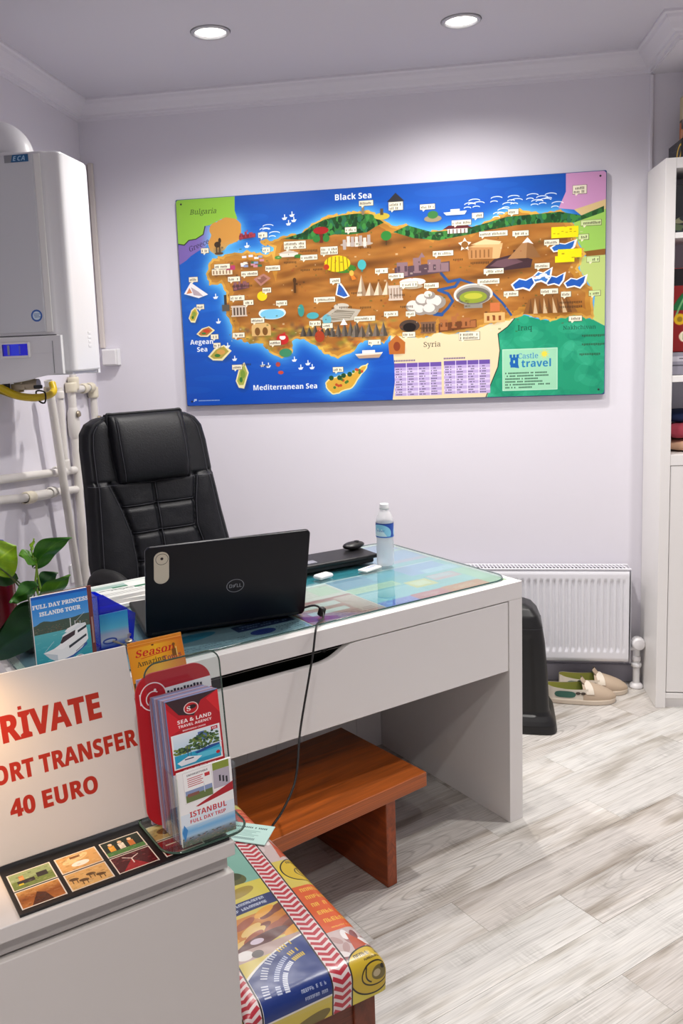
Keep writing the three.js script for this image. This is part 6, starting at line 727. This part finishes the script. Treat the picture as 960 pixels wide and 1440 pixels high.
// ---------------------------------------------------------------- stool, ticket and bench
const woodTex = (k, r0, g0, b0, w = 512, h = 128) => dataTex(w, h, (u, v) => { const warp = fbm(u * 2, v * 3, 200 + k, 3); const s = fbm(u * 3, v * 26 + warp * 5, 210 + k, 3) - 0.5, f = noise(u * 18, v * 160, 220 + k) - 0.5; const q = 1 + s * 0.42 + f * 0.12; return [r0 * q, g0 * q, b0 * q]; });
const stoolWood = MAT(0xffffff, 0.4, { map: woodTex(1, 104, 48, 26) }), benchWood = MAT(0xffffff, 0.38, { map: woodTex(2, 170, 86, 30, 1024, 256) }), benchDark = MAT(0xffffff, 0.42, { map: woodTex(3, 140, 64, 26) });
{
  const o = dthing('stool', 'wooden stool with a cushion covered in colourful printed cloth beside the counter', 'stool', 1.16, 0, 0.425, -0.05);
  const W = 0.25, Z = 0.56, top = 0.462, drop = 0.062, r = 0.022, A = W / 2 - r + r * Math.PI / 2 + drop - r, Bz = Z / 2 - r + r * Math.PI / 2 + drop - r;
  const prof = (a, half) => { const s = Math.sign(a), m = Math.abs(a), f = half - r; if (m <= f) return [a, 0]; if (m <= f + r * Math.PI / 2) { const t = (m - f) / r; return [s * (f + r * Math.sin(t)), r * (1 - Math.cos(t))]; } return [s * half, r + m - f - r * Math.PI / 2]; };
  const cushion = grid(84, 120, (s, t) => { const a = (s * 2 - 1) * A, b = (t * 2 - 1) * Bz, p = prof(a, W / 2), q = prof(b, Z / 2); const d = Math.min(drop, Math.sqrt(p[1] * p[1] + q[1] * q[1])); const pinch = Math.min(1, p[1] / drop) * Math.min(1, q[1] / drop); const crown = 0.006 * (1 - (2 * p[0] / W) ** 2) * (1 - (2 * q[0] / Z) ** 2); return [p[0] * (1 - 0.05 * pinch) + 0.003 * pinch * Math.sin(30 * b), top - d + crown + 0.0015 * (fbm(a * 14 + 9, b * 14 + 4, 240, 2) - 0.5), -q[0] * (1 - 0.03 * pinch), s, t]; });
  const paint = (g, CW, CH) => {
    const S = CW / (2 * A), X = x => CW / 2 + x * S, Y = z => CH / 2 + z * S; g.fillStyle = '#d8c45a'; g.fillRect(0, 0, CW, CH); g.translate(CW / 2 - 0.012 * S, CH / 2); g.rotate(0.055); g.translate(-CW / 2, -CH / 2);
    const rect = (c, x0, z0, x1, z1) => { g.fillStyle = c; g.fillRect(X(x0), Y(z0), (x1 - x0) * S, (z1 - z0) * S); }; const ell = (c, x, z, a, b, rot = 0) => { g.fillStyle = c; g.beginPath(); g.ellipse(X(x), Y(z), a * S, b * S, rot, 0, 7); g.fill(); };
    const words = (c, x, z, w, n, h, k, gap = 0.013, rot = 0) => { g.save(); g.translate(X(x), Y(z)); g.rotate(rot); g.fillStyle = c; const hh = h * S * 0.8, lw = hh * 0.62, st = Math.max(2, hh * 0.2); for (let row = 0; row < n; row++) { let q = 0, i = 0; while (q < w * S - lw) { if (hash(i, row, k) > 0.1) { const y = row * gap * S, r = hash(i, row, k + 1); g.fillRect(q, y, st, hh); if (r > 0.25) g.fillRect(q, y, lw, st); if (r < 0.7) g.fillRect(q, y + hh * 0.42, lw, st); if (r > 0.5) g.fillRect(q + lw - st, y, st, hh); if (r < 0.4) g.fillRect(q, y + hh - st, lw, st); } q += lw * 1.22; i++; } } g.restore(); };
    const face = (x, z) => { ell('#171410', x, z, 0.046, 0.04); ell('#d8b82c', x, z, 0.0435, 0.0375); words('#2a2210', x - 0.026, z - 0.028, 0.056, 1, 0.009, 300, 0.01, -0.06); words('#2a2210', x - 0.012, z - 0.017, 0.03, 1, 0.004, 304, 0.01, -0.06); g.strokeStyle = '#2a2210'; g.lineWidth = 7; g.beginPath(); g.ellipse(X(x + 0.005), Y(z + 0.008), 0.027 * S, 0.018 * S, 0, 0, 7); g.stroke(); ell('#7a6c30', x + 0.012, z + 0.008, 0.016, 0.012); ell('#c8b890', x + 0.006, z + 0.008, 0.007, 0.006); ell('#2a2210', x + 0.018, z - 0.001, 0.005, 0.004); g.beginPath(); g.moveTo(X(x - 0.012), Y(z - 0.006)); g.quadraticCurveTo(X(x - 0.02), Y(z + 0.012), X(x - 0.004), Y(z + 0.02)); g.stroke(); };
    const photo = (x0, z0, x1, z1, k) => { rect('#cdb9b6', x0, z0, x1, z1); g.save(); g.beginPath(); g.rect(X(x0), Y(z0), (x1 - x0) * S, (z1 - z0) * S); g.clip(); for (let i = 0; i < 26; i++) { g.fillStyle = ['#efe6e4', '#a87a78', '#d8c8c6', '#8a4a4c', '#f4f0ee', '#b89894'][i % 6]; g.beginPath(); g.ellipse(X(x0 + (x1 - x0) * hash(i, k, 1)), Y(z0 + (z1 - z0) * hash(i, k, 2)), 0.012 * S, 0.006 * S, hash(i, k, 3) * 3, 0, 7); g.fill(); } g.fillStyle = '#c0502c'; g.beginPath(); g.moveTo(X(x0 + 0.03), Y(z0 + 0.01)); g.lineTo(X(x0 + 0.05), Y(z1 - 0.02)); g.lineTo(X(x0 + 0.024), Y(z1 - 0.008)); g.fill(); g.restore(); };
    // right column
    const rc = 0.088, re = 0.21; rect('#e0cf5c', rc, -0.4, re, -0.3); face(0.14, -0.29); rect('#c8402c', rc, -0.24, re, -0.12); words('#e8a060', rc + 0.01, -0.23, 0.1, 7, 0.008, 310, 0.015); photo(rc, -0.12, re, -0.035, 320); ell('#e2c832', 0.14, 0.002, 0.052, 0.038); face(0.14, 0.0); rect('#dc5a1c', rc, 0.05, re, 0.178); words('#f0b83c', rc + 0.012, 0.058, 0.095, 5, 0.012, 330, 0.022); words('#f0b83c', rc + 0.016, 0.168, 0.09, 1, 0.004, 335); photo(rc, 0.178, re, 0.245, 340); rect('#e2d04a', rc, 0.245, re, 0.4); face(0.128, 0.268); face(0.16, 0.35);
    // middle column
    const m0 = -0.068, m1 = 0.053; rect('#7fb4a4', m0, -0.2, m1, 0.0); ell('#5a5c2c', 0.0, -0.02, 0.03, 0.02, 0.4); ell('#3c4420', 0.01, -0.024, 0.014, 0.01); ell('#8a8a4c', -0.03, -0.06, 0.02, 0.012, -0.4); rect('#d8c84c', m0, 0.0, m1, 0.045); ell('#a89034', 0.0, 0.022, 0.03, 0.012, -0.2); rect('#c8bc48', m0, -0.4, m1, -0.2); photo(m0, -0.3, m1, -0.2, 350);
    g.save(); g.translate(X(m0), Y(0.055)); g.rotate(-0.05); g.fillStyle = '#1c2c66'; g.fillRect(0, -20, (m1 - m0) * S, 0.028 * S); g.restore(); words('#d0d8e8', m0 + 0.006, 0.052, 0.1, 2, 0.008, 360, 0.012, -0.05);
    rect('#c87c1c', m0, 0.083, m1, 0.15); for (let i = 0; i < 18; i++) ell(['#e8a424', '#a04a1c', '#e8c474', '#7a3414'][i % 4], m0 + 0.12 * hash(i, 1, 370), 0.085 + 0.06 * hash(i, 2, 370), 0.022, 0.008, -0.4); ell('#5c2420', -0.01, 0.145, 0.05, 0.012, -0.2); ell('#d8c8d8', -0.02, 0.145, 0.012, 0.006); rect('#b89c94', m0, 0.155, m1, 0.178); ell('#e8e4e0', -0.05, 0.165, 0.014, 0.01); ell('#4a3c38', -0.03, 0.17, 0.01, 0.008);
    g.save(); g.beginPath(); g.moveTo(X(m0), Y(0.21)); g.quadraticCurveTo(X(-0.02), Y(0.175), X(m1), Y(0.16)); g.lineTo(X(m1), Y(0.285)); g.lineTo(X(m0), Y(0.292)); g.closePath(); g.fillStyle = '#e8e4dc'; g.fill(); g.clip(); g.beginPath(); g.moveTo(X(m0 + 0.002), Y(0.214)); g.quadraticCurveTo(X(-0.02), Y(0.178), X(m1 - 0.002), Y(0.164)); g.lineTo(X(m1 - 0.002), Y(0.282)); g.lineTo(X(m0 + 0.002), Y(0.289)); g.closePath(); g.fillStyle = '#12327c'; g.fill();
    for (const [rad, col, th] of [[0.088, '#c8ccdc', 0.011], [0.07, '#b8c0d8', 0.008], [0.057, '#d8dce8', 0.008]]) for (let a = 0; a < 26; a++) { const an = Math.PI + 0.05 + a * 0.056; g.save(); g.translate(X(m1 - 0.012 + rad * Math.cos(an)), Y(0.262 + rad * Math.sin(an))); g.rotate(an); g.fillStyle = a > 18 ? '#d8b83c' : col; if (hash(a, Math.floor(rad * 1000), 9) > 0.15) g.fillRect(0, 0, th * S, 0.0026 * S); g.restore(); }
    words('#c0c8dc', 0.0, 0.262, 0.046, 2, 0.006, 380, 0.011, -0.03); g.restore();
    rect('#d8c24a', m0, 0.295, m1, 0.4); ell('#7a6a2c', 0.0, 0.32, 0.05, 0.012, -0.3); words('#4a4020', m0 + 0.01, 0.335, 0.05, 1, 0.005, 390); rect('#d8c24a', -0.21, -0.4, -0.103, 0.4); for (let k = 0; k < 5; k++) face(-0.15, -0.26 + k * 0.14);
    // zigzag bands
    for (const c of [0.07, -0.086]) { rect('#1e1a1a', c - 0.019, -0.4, c + 0.019, 0.4); rect('#e8d8d6', c - 0.0165, -0.4, c + 0.0165, 0.4); g.strokeStyle = '#bc2c3c'; g.lineWidth = 0.0062 * S; for (let z = -0.4; z < 0.4; z += 0.0125) { g.beginPath(); g.moveTo(X(c - 0.015), Y(z)); g.lineTo(X(c), Y(z + 0.008)); g.lineTo(X(c + 0.015), Y(z)); g.stroke(); } }
  };
  const CW = 1140, CH = Math.round(CW * Bz / A);
  // the grid's t runs from the front (z+) at 0? it is placed with -z, so flip the print to match
  const cm = print(CW, Math.min(2048, CH), (g, w, h) => paint(g, w, h), 0.3); cm.map.wrapS = cm.map.wrapT = THREE.ClampToEdgeWrapping; cm.side = THREE.DoubleSide; cm.clearcoat = 0.18; cm.clearcoatRoughness = 0.3; cm.color.setRGB(0.8, 0.8, 0.8); cm.bumpMap = dataTex(128, 256, (u, v) => { const c = 128 + 120 * (fbm(u * 7, v * 14, 260, 3) - 0.5); return [c, c, c]; }, false); cm.bumpScale = 0.004;
  part('cushion_cover', cushion, cm, o);
  part('cushion_pad', rbox(W - 0.01, 0.05, Z - 0.01, 0.015), MAT(0xb8b0a4, 0.9), o, 0, 0.427, 0);
  part('top_frame', rbox(W - 0.02, 0.012, Z - 0.02, 0.002), stoolWood, o, 0, 0.397, 0);
  for (const q of [-1, 1]) { kid('rail', rbox(W - 0.1, 0.06, 0.02, 0.002), stoolWood, o, 0, 0.36, q * (Z / 2 - 0.03)); kid('rail', rbox(0.02, 0.06, Z - 0.1, 0.002), stoolWood, o, q * (W / 2 - 0.03), 0.36, 0); for (const p of [-1, 1]) kid('leg', rbox(0.04, 0.391, 0.04, 0.003), stoolWood, o, q * (W / 2 - 0.034), 0.1955, p * (Z / 2 - 0.034)); }
  const t = dthing('ticket', 'pale mint ticket lying on the far end of the stool cushion', 'ticket', 1.07, 0.4655, 0.285, 0.72);
  part('slip', rbox(0.066, 0.0016, 0.098, 0.0006), print(132, 196, (g, w, h) => { g.fillStyle = '#b8d8d0'; g.fillRect(0, 0, w, h); }, 0.5), t, 0, 0.0014, 0); part('slip_print', new THREE.PlaneGeometry(0.065, 0.097).rotateX(-Math.PI / 2).rotateY(-Math.PI / 2 * 0), print(260, 388, (g, w, h) => { g.fillStyle = '#b4d6ce'; g.fillRect(0, 0, w, h); g.save(); g.translate(w, 0); g.rotate(Math.PI / 2); g.fillStyle = '#2c4c4c'; for (let q = 30; q < 340; q += 15) if (hash(q, 1, 7) > 0.2) g.fillRect(q, 44, 10, 20); g.fillStyle = '#7ca49c'; for (let r = 0; r < 5; r++) g.fillRect(40, 96 + r * 18, 260 - 30 * (r % 3), 7); g.fillStyle = '#4c6c6c'; for (let q = 90; q < 280; q += 9) g.fillRect(q, 196, 5, 30); g.restore(); }), t, 0, 0.0024, 0);
}
{
  const o = dthing('low_bench', 'low reddish brown wooden bench pushed half under the desk', 'bench', 0.815, 0, -0.105, 0.08);
  const L = 0.8, Dp = 0.36, H = 0.287;
  const bx = (w, h, d, m) => { const g = rbox(w, h, d, 0.003); return g; };
  part('seat_board', bx(L, 0.04, Dp), benchWood, o, 0, H - 0.02, 0);
  for (const q of [1, -1]) { kid('leg_panel', bx(0.034, H - 0.0405, Dp - 0.03), benchDark, o, q * (L / 2 - 0.118), (H - 0.0405) / 2 + 0.001, 0); kid('glide', cyl(0.008, 0.008, 0.004, 12), M.blackMatte, o, q * (L / 2 - 0.118), 0.002, Dp / 2 - 0.03); }
  part('stretcher', bx(L - 0.28, 0.05, 0.024), benchDark, o, 0, H - 0.09, -0.05);
}

// ---------------------------------------------------------------- radiator, its valve, bin and shoes
{
  const x0 = -0.06, x1 = 0.752, y0 = 0.112, y1 = 0.497, o = thing('radiator', 'white panel radiator with vertical ribs low on the back wall', 'radiator', V((x0 + x1) / 2, y0, 0.02)); const W = x1 - x0, H = y1 - y0;
  const ww = W - 0.016, hh = H - 0.012, pitch = 0.0246;
  part('front_panel', grid(Math.round(ww / pitch) * 12, 44, (s, t) => { const x = (s - 0.5) * ww, y = 0.006 + t * hh; const e = Math.min(1, Math.max(0, (t - 0.115) / 0.02)) * Math.min(1, Math.max(0, (0.9 - t) / 0.02)); const es = Math.min(1, Math.max(0, (0.5 - Math.abs(s - 0.5)) * ww / 0.012 - 1.0)); const c = Math.cos((x / pitch) * Math.PI * 2); const gr = Math.max(-0.55, Math.min(0.55, c)) / 0.55; const edge = Math.min(1, Math.min(t, 1 - t) / 0.02); return [x, y, 0.08 - 0.0035 * (1 - gr) * e * es - 0.006 * (1 - Math.sqrt(edge))]; }), M.whiteMetal, o);
  part('panel_rim', rbox(ww, hh, 0.012, 0.004), M.whiteMetal, o, 0, H / 2, 0.066);
  part('rear_panel', rbox(W - 0.02, H - 0.02, 0.012, 0.004), M.whiteMetal, o, 0, H / 2, 0.012);
  for (const q of [-1, 1]) kid('side_cover', rbox(0.0012, H, 0.078, 0.0005), M.whiteMetal, o, q * (W / 2 - 0.001), H / 2, 0.04);
  kid('convector', box(W - 0.03, H - 0.03, 0.046), MAT(0x26262c, 0.7), o, 0, H / 2 + 0.009, 0.0415);  // coloured dark so the grille slots look shaded
  for (const z of [0.004, 0.074]) kid('grille_rail', rbox(W, 0.006, 0.009, 0.0015), M.whiteMetal, o, 0, H + 0.001, z);
  const bars = []; for (let x = -W / 2 + 0.012; x < W / 2 - 0.01; x += 0.0142) bars.push(moved(rbox(0.0044, 0.002, 0.064, 0.0008, 1), x, H + 0.0025, 0.039, 0, 0.18, 0)); const br = part('grille_bars', join(bars), M.whiteMetal, o); br.userData.kind = 'stuff';
  const v = thing('radiator_valve', 'white radiator valve with a round head and pipe into the floor', 'valve', V(0.782, 0, 0.066));
  part('head', lathe([[0, 0.026], [0.018, 0.0255], [0.0235, 0.022], [0.025, 0.014], [0.025, -0.012], [0.021, -0.02], [0, -0.02]], 36).rotateX(Math.PI / 2), M.whiteGloss, v, 0.002, 0.19, 0.01); { const rb = []; for (let k = 0; k < 18; k++) rb.push(moved(rbox(0.003, 0.002, 0.022, 0.0008, 1), 0.0252 * Math.cos(k / 18 * 6.283), 0.0252 * Math.sin(k / 18 * 6.283), 0, 0, 0, k / 18 * 6.283 + Math.PI / 2)); part('grip', join(rb), M.whiteGloss, v, 0.002, 0.19, 0.011); }
  part('riser', lathe([[0.0135, 0], [0.0135, 0.175], [0.0, 0.178]], 24), M.whitePlastic, v); part('lower_nut', lathe([[0.0, 0.088], [0.019, 0.088], [0.021, 0.092], [0.021, 0.1], [0.018, 0.105], [0, 0.105]], 8), M.whitePlastic, v); part('upper_nut', lathe([[0, 0.112], [0.0155, 0.112], [0.017, 0.117], [0.017, 0.13], [0.015, 0.134], [0, 0.134]], 8), M.whiteGloss, v); part('floor_collar', lathe([[0, 0.0], [0.026, 0.0], [0.027, 0.006], [0.024, 0.015], [0.0155, 0.022], [0, 0.022]], 28), M.whiteGloss, v); part('tail', cyl(0.009, 0.009, 0.05, 16).rotateZ(Math.PI / 2), M.whiteGloss, v, -0.027, 0.165, 0.0);
}
{
  const o = thing('waste_bin', 'tall black plastic bin with a rounded top and flared base beside the desk', 'bin', V(0.245, 0, 0.385), -0.06);
  const sec = [[0.0, 0.176, 0.138], [0.004, 0.179, 0.141], [0.03, 0.176, 0.138], [0.045, 0.168, 0.13], [0.06, 0.158, 0.12], [0.075, 0.153, 0.115], [0.2, 0.147, 0.11], [0.32, 0.138, 0.103], [0.385, 0.128, 0.095], [0.42, 0.115, 0.084], [0.445, 0.095, 0.066], [0.458, 0.07, 0.045], [0.463, 0.0, 0.0]];
  const at = y => { for (let i = 1; i < sec.length; i++) if (y <= sec[i][0]) { const a = sec[i - 1], b = sec[i], s = (y - a[0]) / (b[0] - a[0]); return [a[1] + (b[1] - a[1]) * s, a[2] + (b[2] - a[2]) * s]; } return [0, 0]; };
  const ys = []; for (let i = 0; i < sec.length - 1; i++) for (let k = 0; k < 6; k++) ys.push(sec[i][0] + (sec[i + 1][0] - sec[i][0]) * k / 6); ys.push(0.463);
  const body = grid(120, ys.length - 1, (s, t) => { const y = ys[Math.round(t * (ys.length - 1))], [a, b] = at(y), th = s * Math.PI * 2, e = 0.26; const c = Math.cos(th), q = Math.sin(th); let x = a * Math.sign(c) * Math.pow(Math.abs(c), e), z = b * Math.sign(q) * Math.pow(Math.abs(q), e); const mask = y > 0.06 && y < 0.35 ? 1 : 0; if (mask && Math.abs(q) > 0.5 && Math.abs(x) < a * 0.62) z *= 0.95; if (mask && Math.abs(c) > 0.5 && Math.abs(z) < b * 0.55) x *= 0.965; return [x, y, -z]; });
  part('body', body, MAT(0x0c0c0e, 0.42, { side: THREE.DoubleSide }), o);
  part('lid_seam', grid(80, 1, (s, t) => { const th = s * Math.PI * 2, e = 0.26, c = Math.cos(th), q = Math.sin(th); return [0.1305 * Math.sign(c) * Math.pow(Math.abs(c), e), 0.378 + 0.003 * t, -0.0975 * Math.sign(q) * Math.pow(Math.abs(q), e)]; }), MAT(0x2a2a2e, 0.3, { side: THREE.DoubleSide }), o);
}
{
  const beige = MAT(0xb8a48e, 0.75), cream = MAT(0xdcd2c2, 0.6), sole = MAT(0xd2c4b2, 0.7), green = MAT(0x3e6a5c, 0.8), yellow = MAT(0xc8c05a, 0.8);
  const shoe = (label, x, z, turn) => {
    const o = thing('shoe', label, 'shoe', V(x, 0, z), turn, undefined);
    const L = 0.265, wd = s => 0.031 + 0.016 * Math.sin(Math.PI * Math.min(1, Math.max(0, (s - 0.05) / 0.95))) + (s > 0.45 ? 0.007 * Math.sin(Math.PI * (s - 0.45) / 0.55) : 0), tip = s => Math.sqrt(Math.max(0, 1 - Math.pow(Math.max(0, (s - 0.84) / 0.16), 2.2))) * Math.sqrt(Math.max(0, 1 - Math.pow(Math.max(0, (0.1 - s) / 0.1), 2.2)));
    const hw = s => wd(s) * tip(s);
    // sole
    const sh = new THREE.Shape(); for (let k = 0; k <= 60; k++) { const s = k / 60; sh[k ? 'lineTo' : 'moveTo'](s * L, hw(s) * 1.06); } for (let k = 60; k >= 0; k--) { const s = k / 60; sh.lineTo(s * L, -hw(s) * 1.06); }
    part('sole', extrude(sh, 0.02, 0.004).rotateX(-Math.PI / 2), sole, o, 0, 0.0004, 0);
    // vamp over the toes
    const hTop = s => 0.022 + 0.05 * Math.pow(Math.max(0, Math.sin(Math.PI * (0.1 + 0.9 * (1 - s)) / 1.7)), 1.0) * (s > 0.93 ? 1 - (s - 0.93) * 6 : 1);
    part('vamp', grid(40, 30, (s, t) => { const q = 0.5 + 0.5 * s, a = Math.PI * t; const h = (0.03 + 0.03 * (1 - s)) * Math.pow(Math.max(0, 1 - Math.pow(s, 3.2)), 0.5); return [q * L, 0.019 + h * Math.pow(Math.sin(a), 0.7), hw(Math.min(0.995, q)) * Math.cos(a)]; }), Object.assign(beige.clone(), { side: THREE.DoubleSide }), o);
    // quarters and heel: a low wall round the opening
    const wall = (k, h, th) => grid(70, 8, (s, t) => { const a = s * 2 - 1, q = 0.56 * (1 - Math.cos(Math.abs(a) * Math.PI / 2) * 1.0) + 0.0, side = Math.sign(a) || 1; const sx = Math.abs(a) < 0.16 ? 0.004 + 0.05 * Math.abs(a) : q + 0.012; const hwid = Math.abs(a) < 0.25 ? hw(Math.max(0.035, sx)) * Math.sin(Math.min(1, Math.abs(a) / 0.25) * Math.PI / 2) : hw(sx); const hh = h * (0.82 + 0.18 * Math.cos(a * Math.PI)) + 0.012 * Math.pow(Math.abs(a), 3); return [sx * L, 0.019 + hh * t, side * (hwid - th - 0.005 * t)]; });
    part('quarter', wall(0, 0.05, 0), Object.assign(cream.clone(), { side: THREE.DoubleSide }), o); part('lining', wall(1, 0.0485, 0.0025), Object.assign(yellow.clone(), { side: THREE.DoubleSide }), o);
    part('green_patch', grid(20, 6, (s, t) => { const q = 0.1 + 0.3 * s, e = Math.sqrt(Math.max(0, 1 - Math.pow(2 * s - 1, 4))); return [q * L, 0.04 + 0.013 * (2 * t - 1) * e, hw(q) - 0.0005 + 0.001]; }), Object.assign(green.clone(), { side: THREE.DoubleSide }), o);
    part('insole', extrude((() => { const p = new THREE.Shape(); for (let k = 0; k <= 30; k++) { const s = 0.02 + 0.6 * k / 30; p[k ? 'lineTo' : 'moveTo'](s * L, hw(s) * 0.93); } for (let k = 30; k >= 0; k--) { const s = 0.02 + 0.6 * k / 30; p.lineTo(s * L, -hw(s) * 0.93); } return p; })(), 0.003).rotateX(-Math.PI / 2), green, o, 0, 0.02, 0);
    for (const q of [0.43, 0.5]) kid('cut_out', new THREE.SphereGeometry(0.008, 16, 10).scale(1.2, 0.7, 0.18), MAT(0x4a4038, 0.9), o, q * L, 0.046, hw(q) - 0.0005);
    part('strap', grid(24, 6, (s, t) => { const a = Math.PI * (0.08 + 0.84 * s); return [0.565 * L + (t - 0.5) * 0.028 + 0.01 * Math.cos(a), 0.024 + 0.052 * Math.pow(Math.sin(a), 0.7), (hw(0.565) + 0.002) * Math.cos(a)]; }), Object.assign(cream.clone(), { side: THREE.DoubleSide }), o);
    part('tongue', grid(12, 10, (s, t) => [0.5 * L + 0.02 * t + 0.006 * Math.sin(s * 5), 0.066 + 0.026 * (1 - t) + 0.003 * Math.sin(s * Math.PI), (s - 0.5) * 0.05]), Object.assign(beige.clone(), { side: THREE.DoubleSide }), o);
    return o;
  };
  shoe('nearer beige slip-on shoe with green inside lining on the floor under the radiator', 0.412, 0.212, 0.03);
  shoe('farther beige slip-on shoe, its toe showing beyond the nearer shoe', 0.475, 0.105, -0.04);
}

{ // small warm lamp clipped to the counter's far left end, unseen; added to give the warm glow on the sign's upper corner
  const o = dthing('clip_lamp', 'small warm lamp on a bent arm at the counter\'s far left end, outside the picture', 'lamp', 1.80, YCNT + 0.0006, 0.5);
  part('clamp', rbox(0.05, 0.03, 0.05, 0.006), M.blackMatte, o, 0, 0.015, 0); part('arm', tube([V(0, 0.02, 0), V(-0.02, 0.2, 0), V(0.02, 0.36, 0.01), V(0.07, 0.365, 0.03)], 0.006, 40, 10), M.blackMatte, o);
  part('shade', lathe([[0.018, 0.03], [0.03, 0.026], [0.055, -0.03], [0.053, -0.03], [0.028, 0.022], [0.018, 0.026]], 32), MAT(0x202024, 0.5, { side: THREE.DoubleSide }), o, 0.075, 0.345, 0.032, 0, 0, 0.5);
  part('bulb', new THREE.SphereGeometry(0.016, 20, 14), MAT(0xffe0b0, 0.4, { emissive: 0xffc880, emissiveIntensity: 6 }), o, 0.078, 0.345, 0.032);
  const l = new THREE.SpotLight(0xffc884, 0.85, 0, 0.7, 1, 2), p = o.localToWorld(V(0.095, 0.315, 0.036)); o.updateMatrixWorld(); l.position.copy(o.localToWorld(V(0.095, 0.315, 0.036))); l.target.position.copy(D(1.66, 0.98, 0.52)); l.castShadow = true; l.shadow.radius = 1.5; l.name = 'clip_lamp_beam'; l.target.name = 'clip_lamp_aim'; scene.add(l); scene.add(l.target);
}

renderer.render(scene, camera);
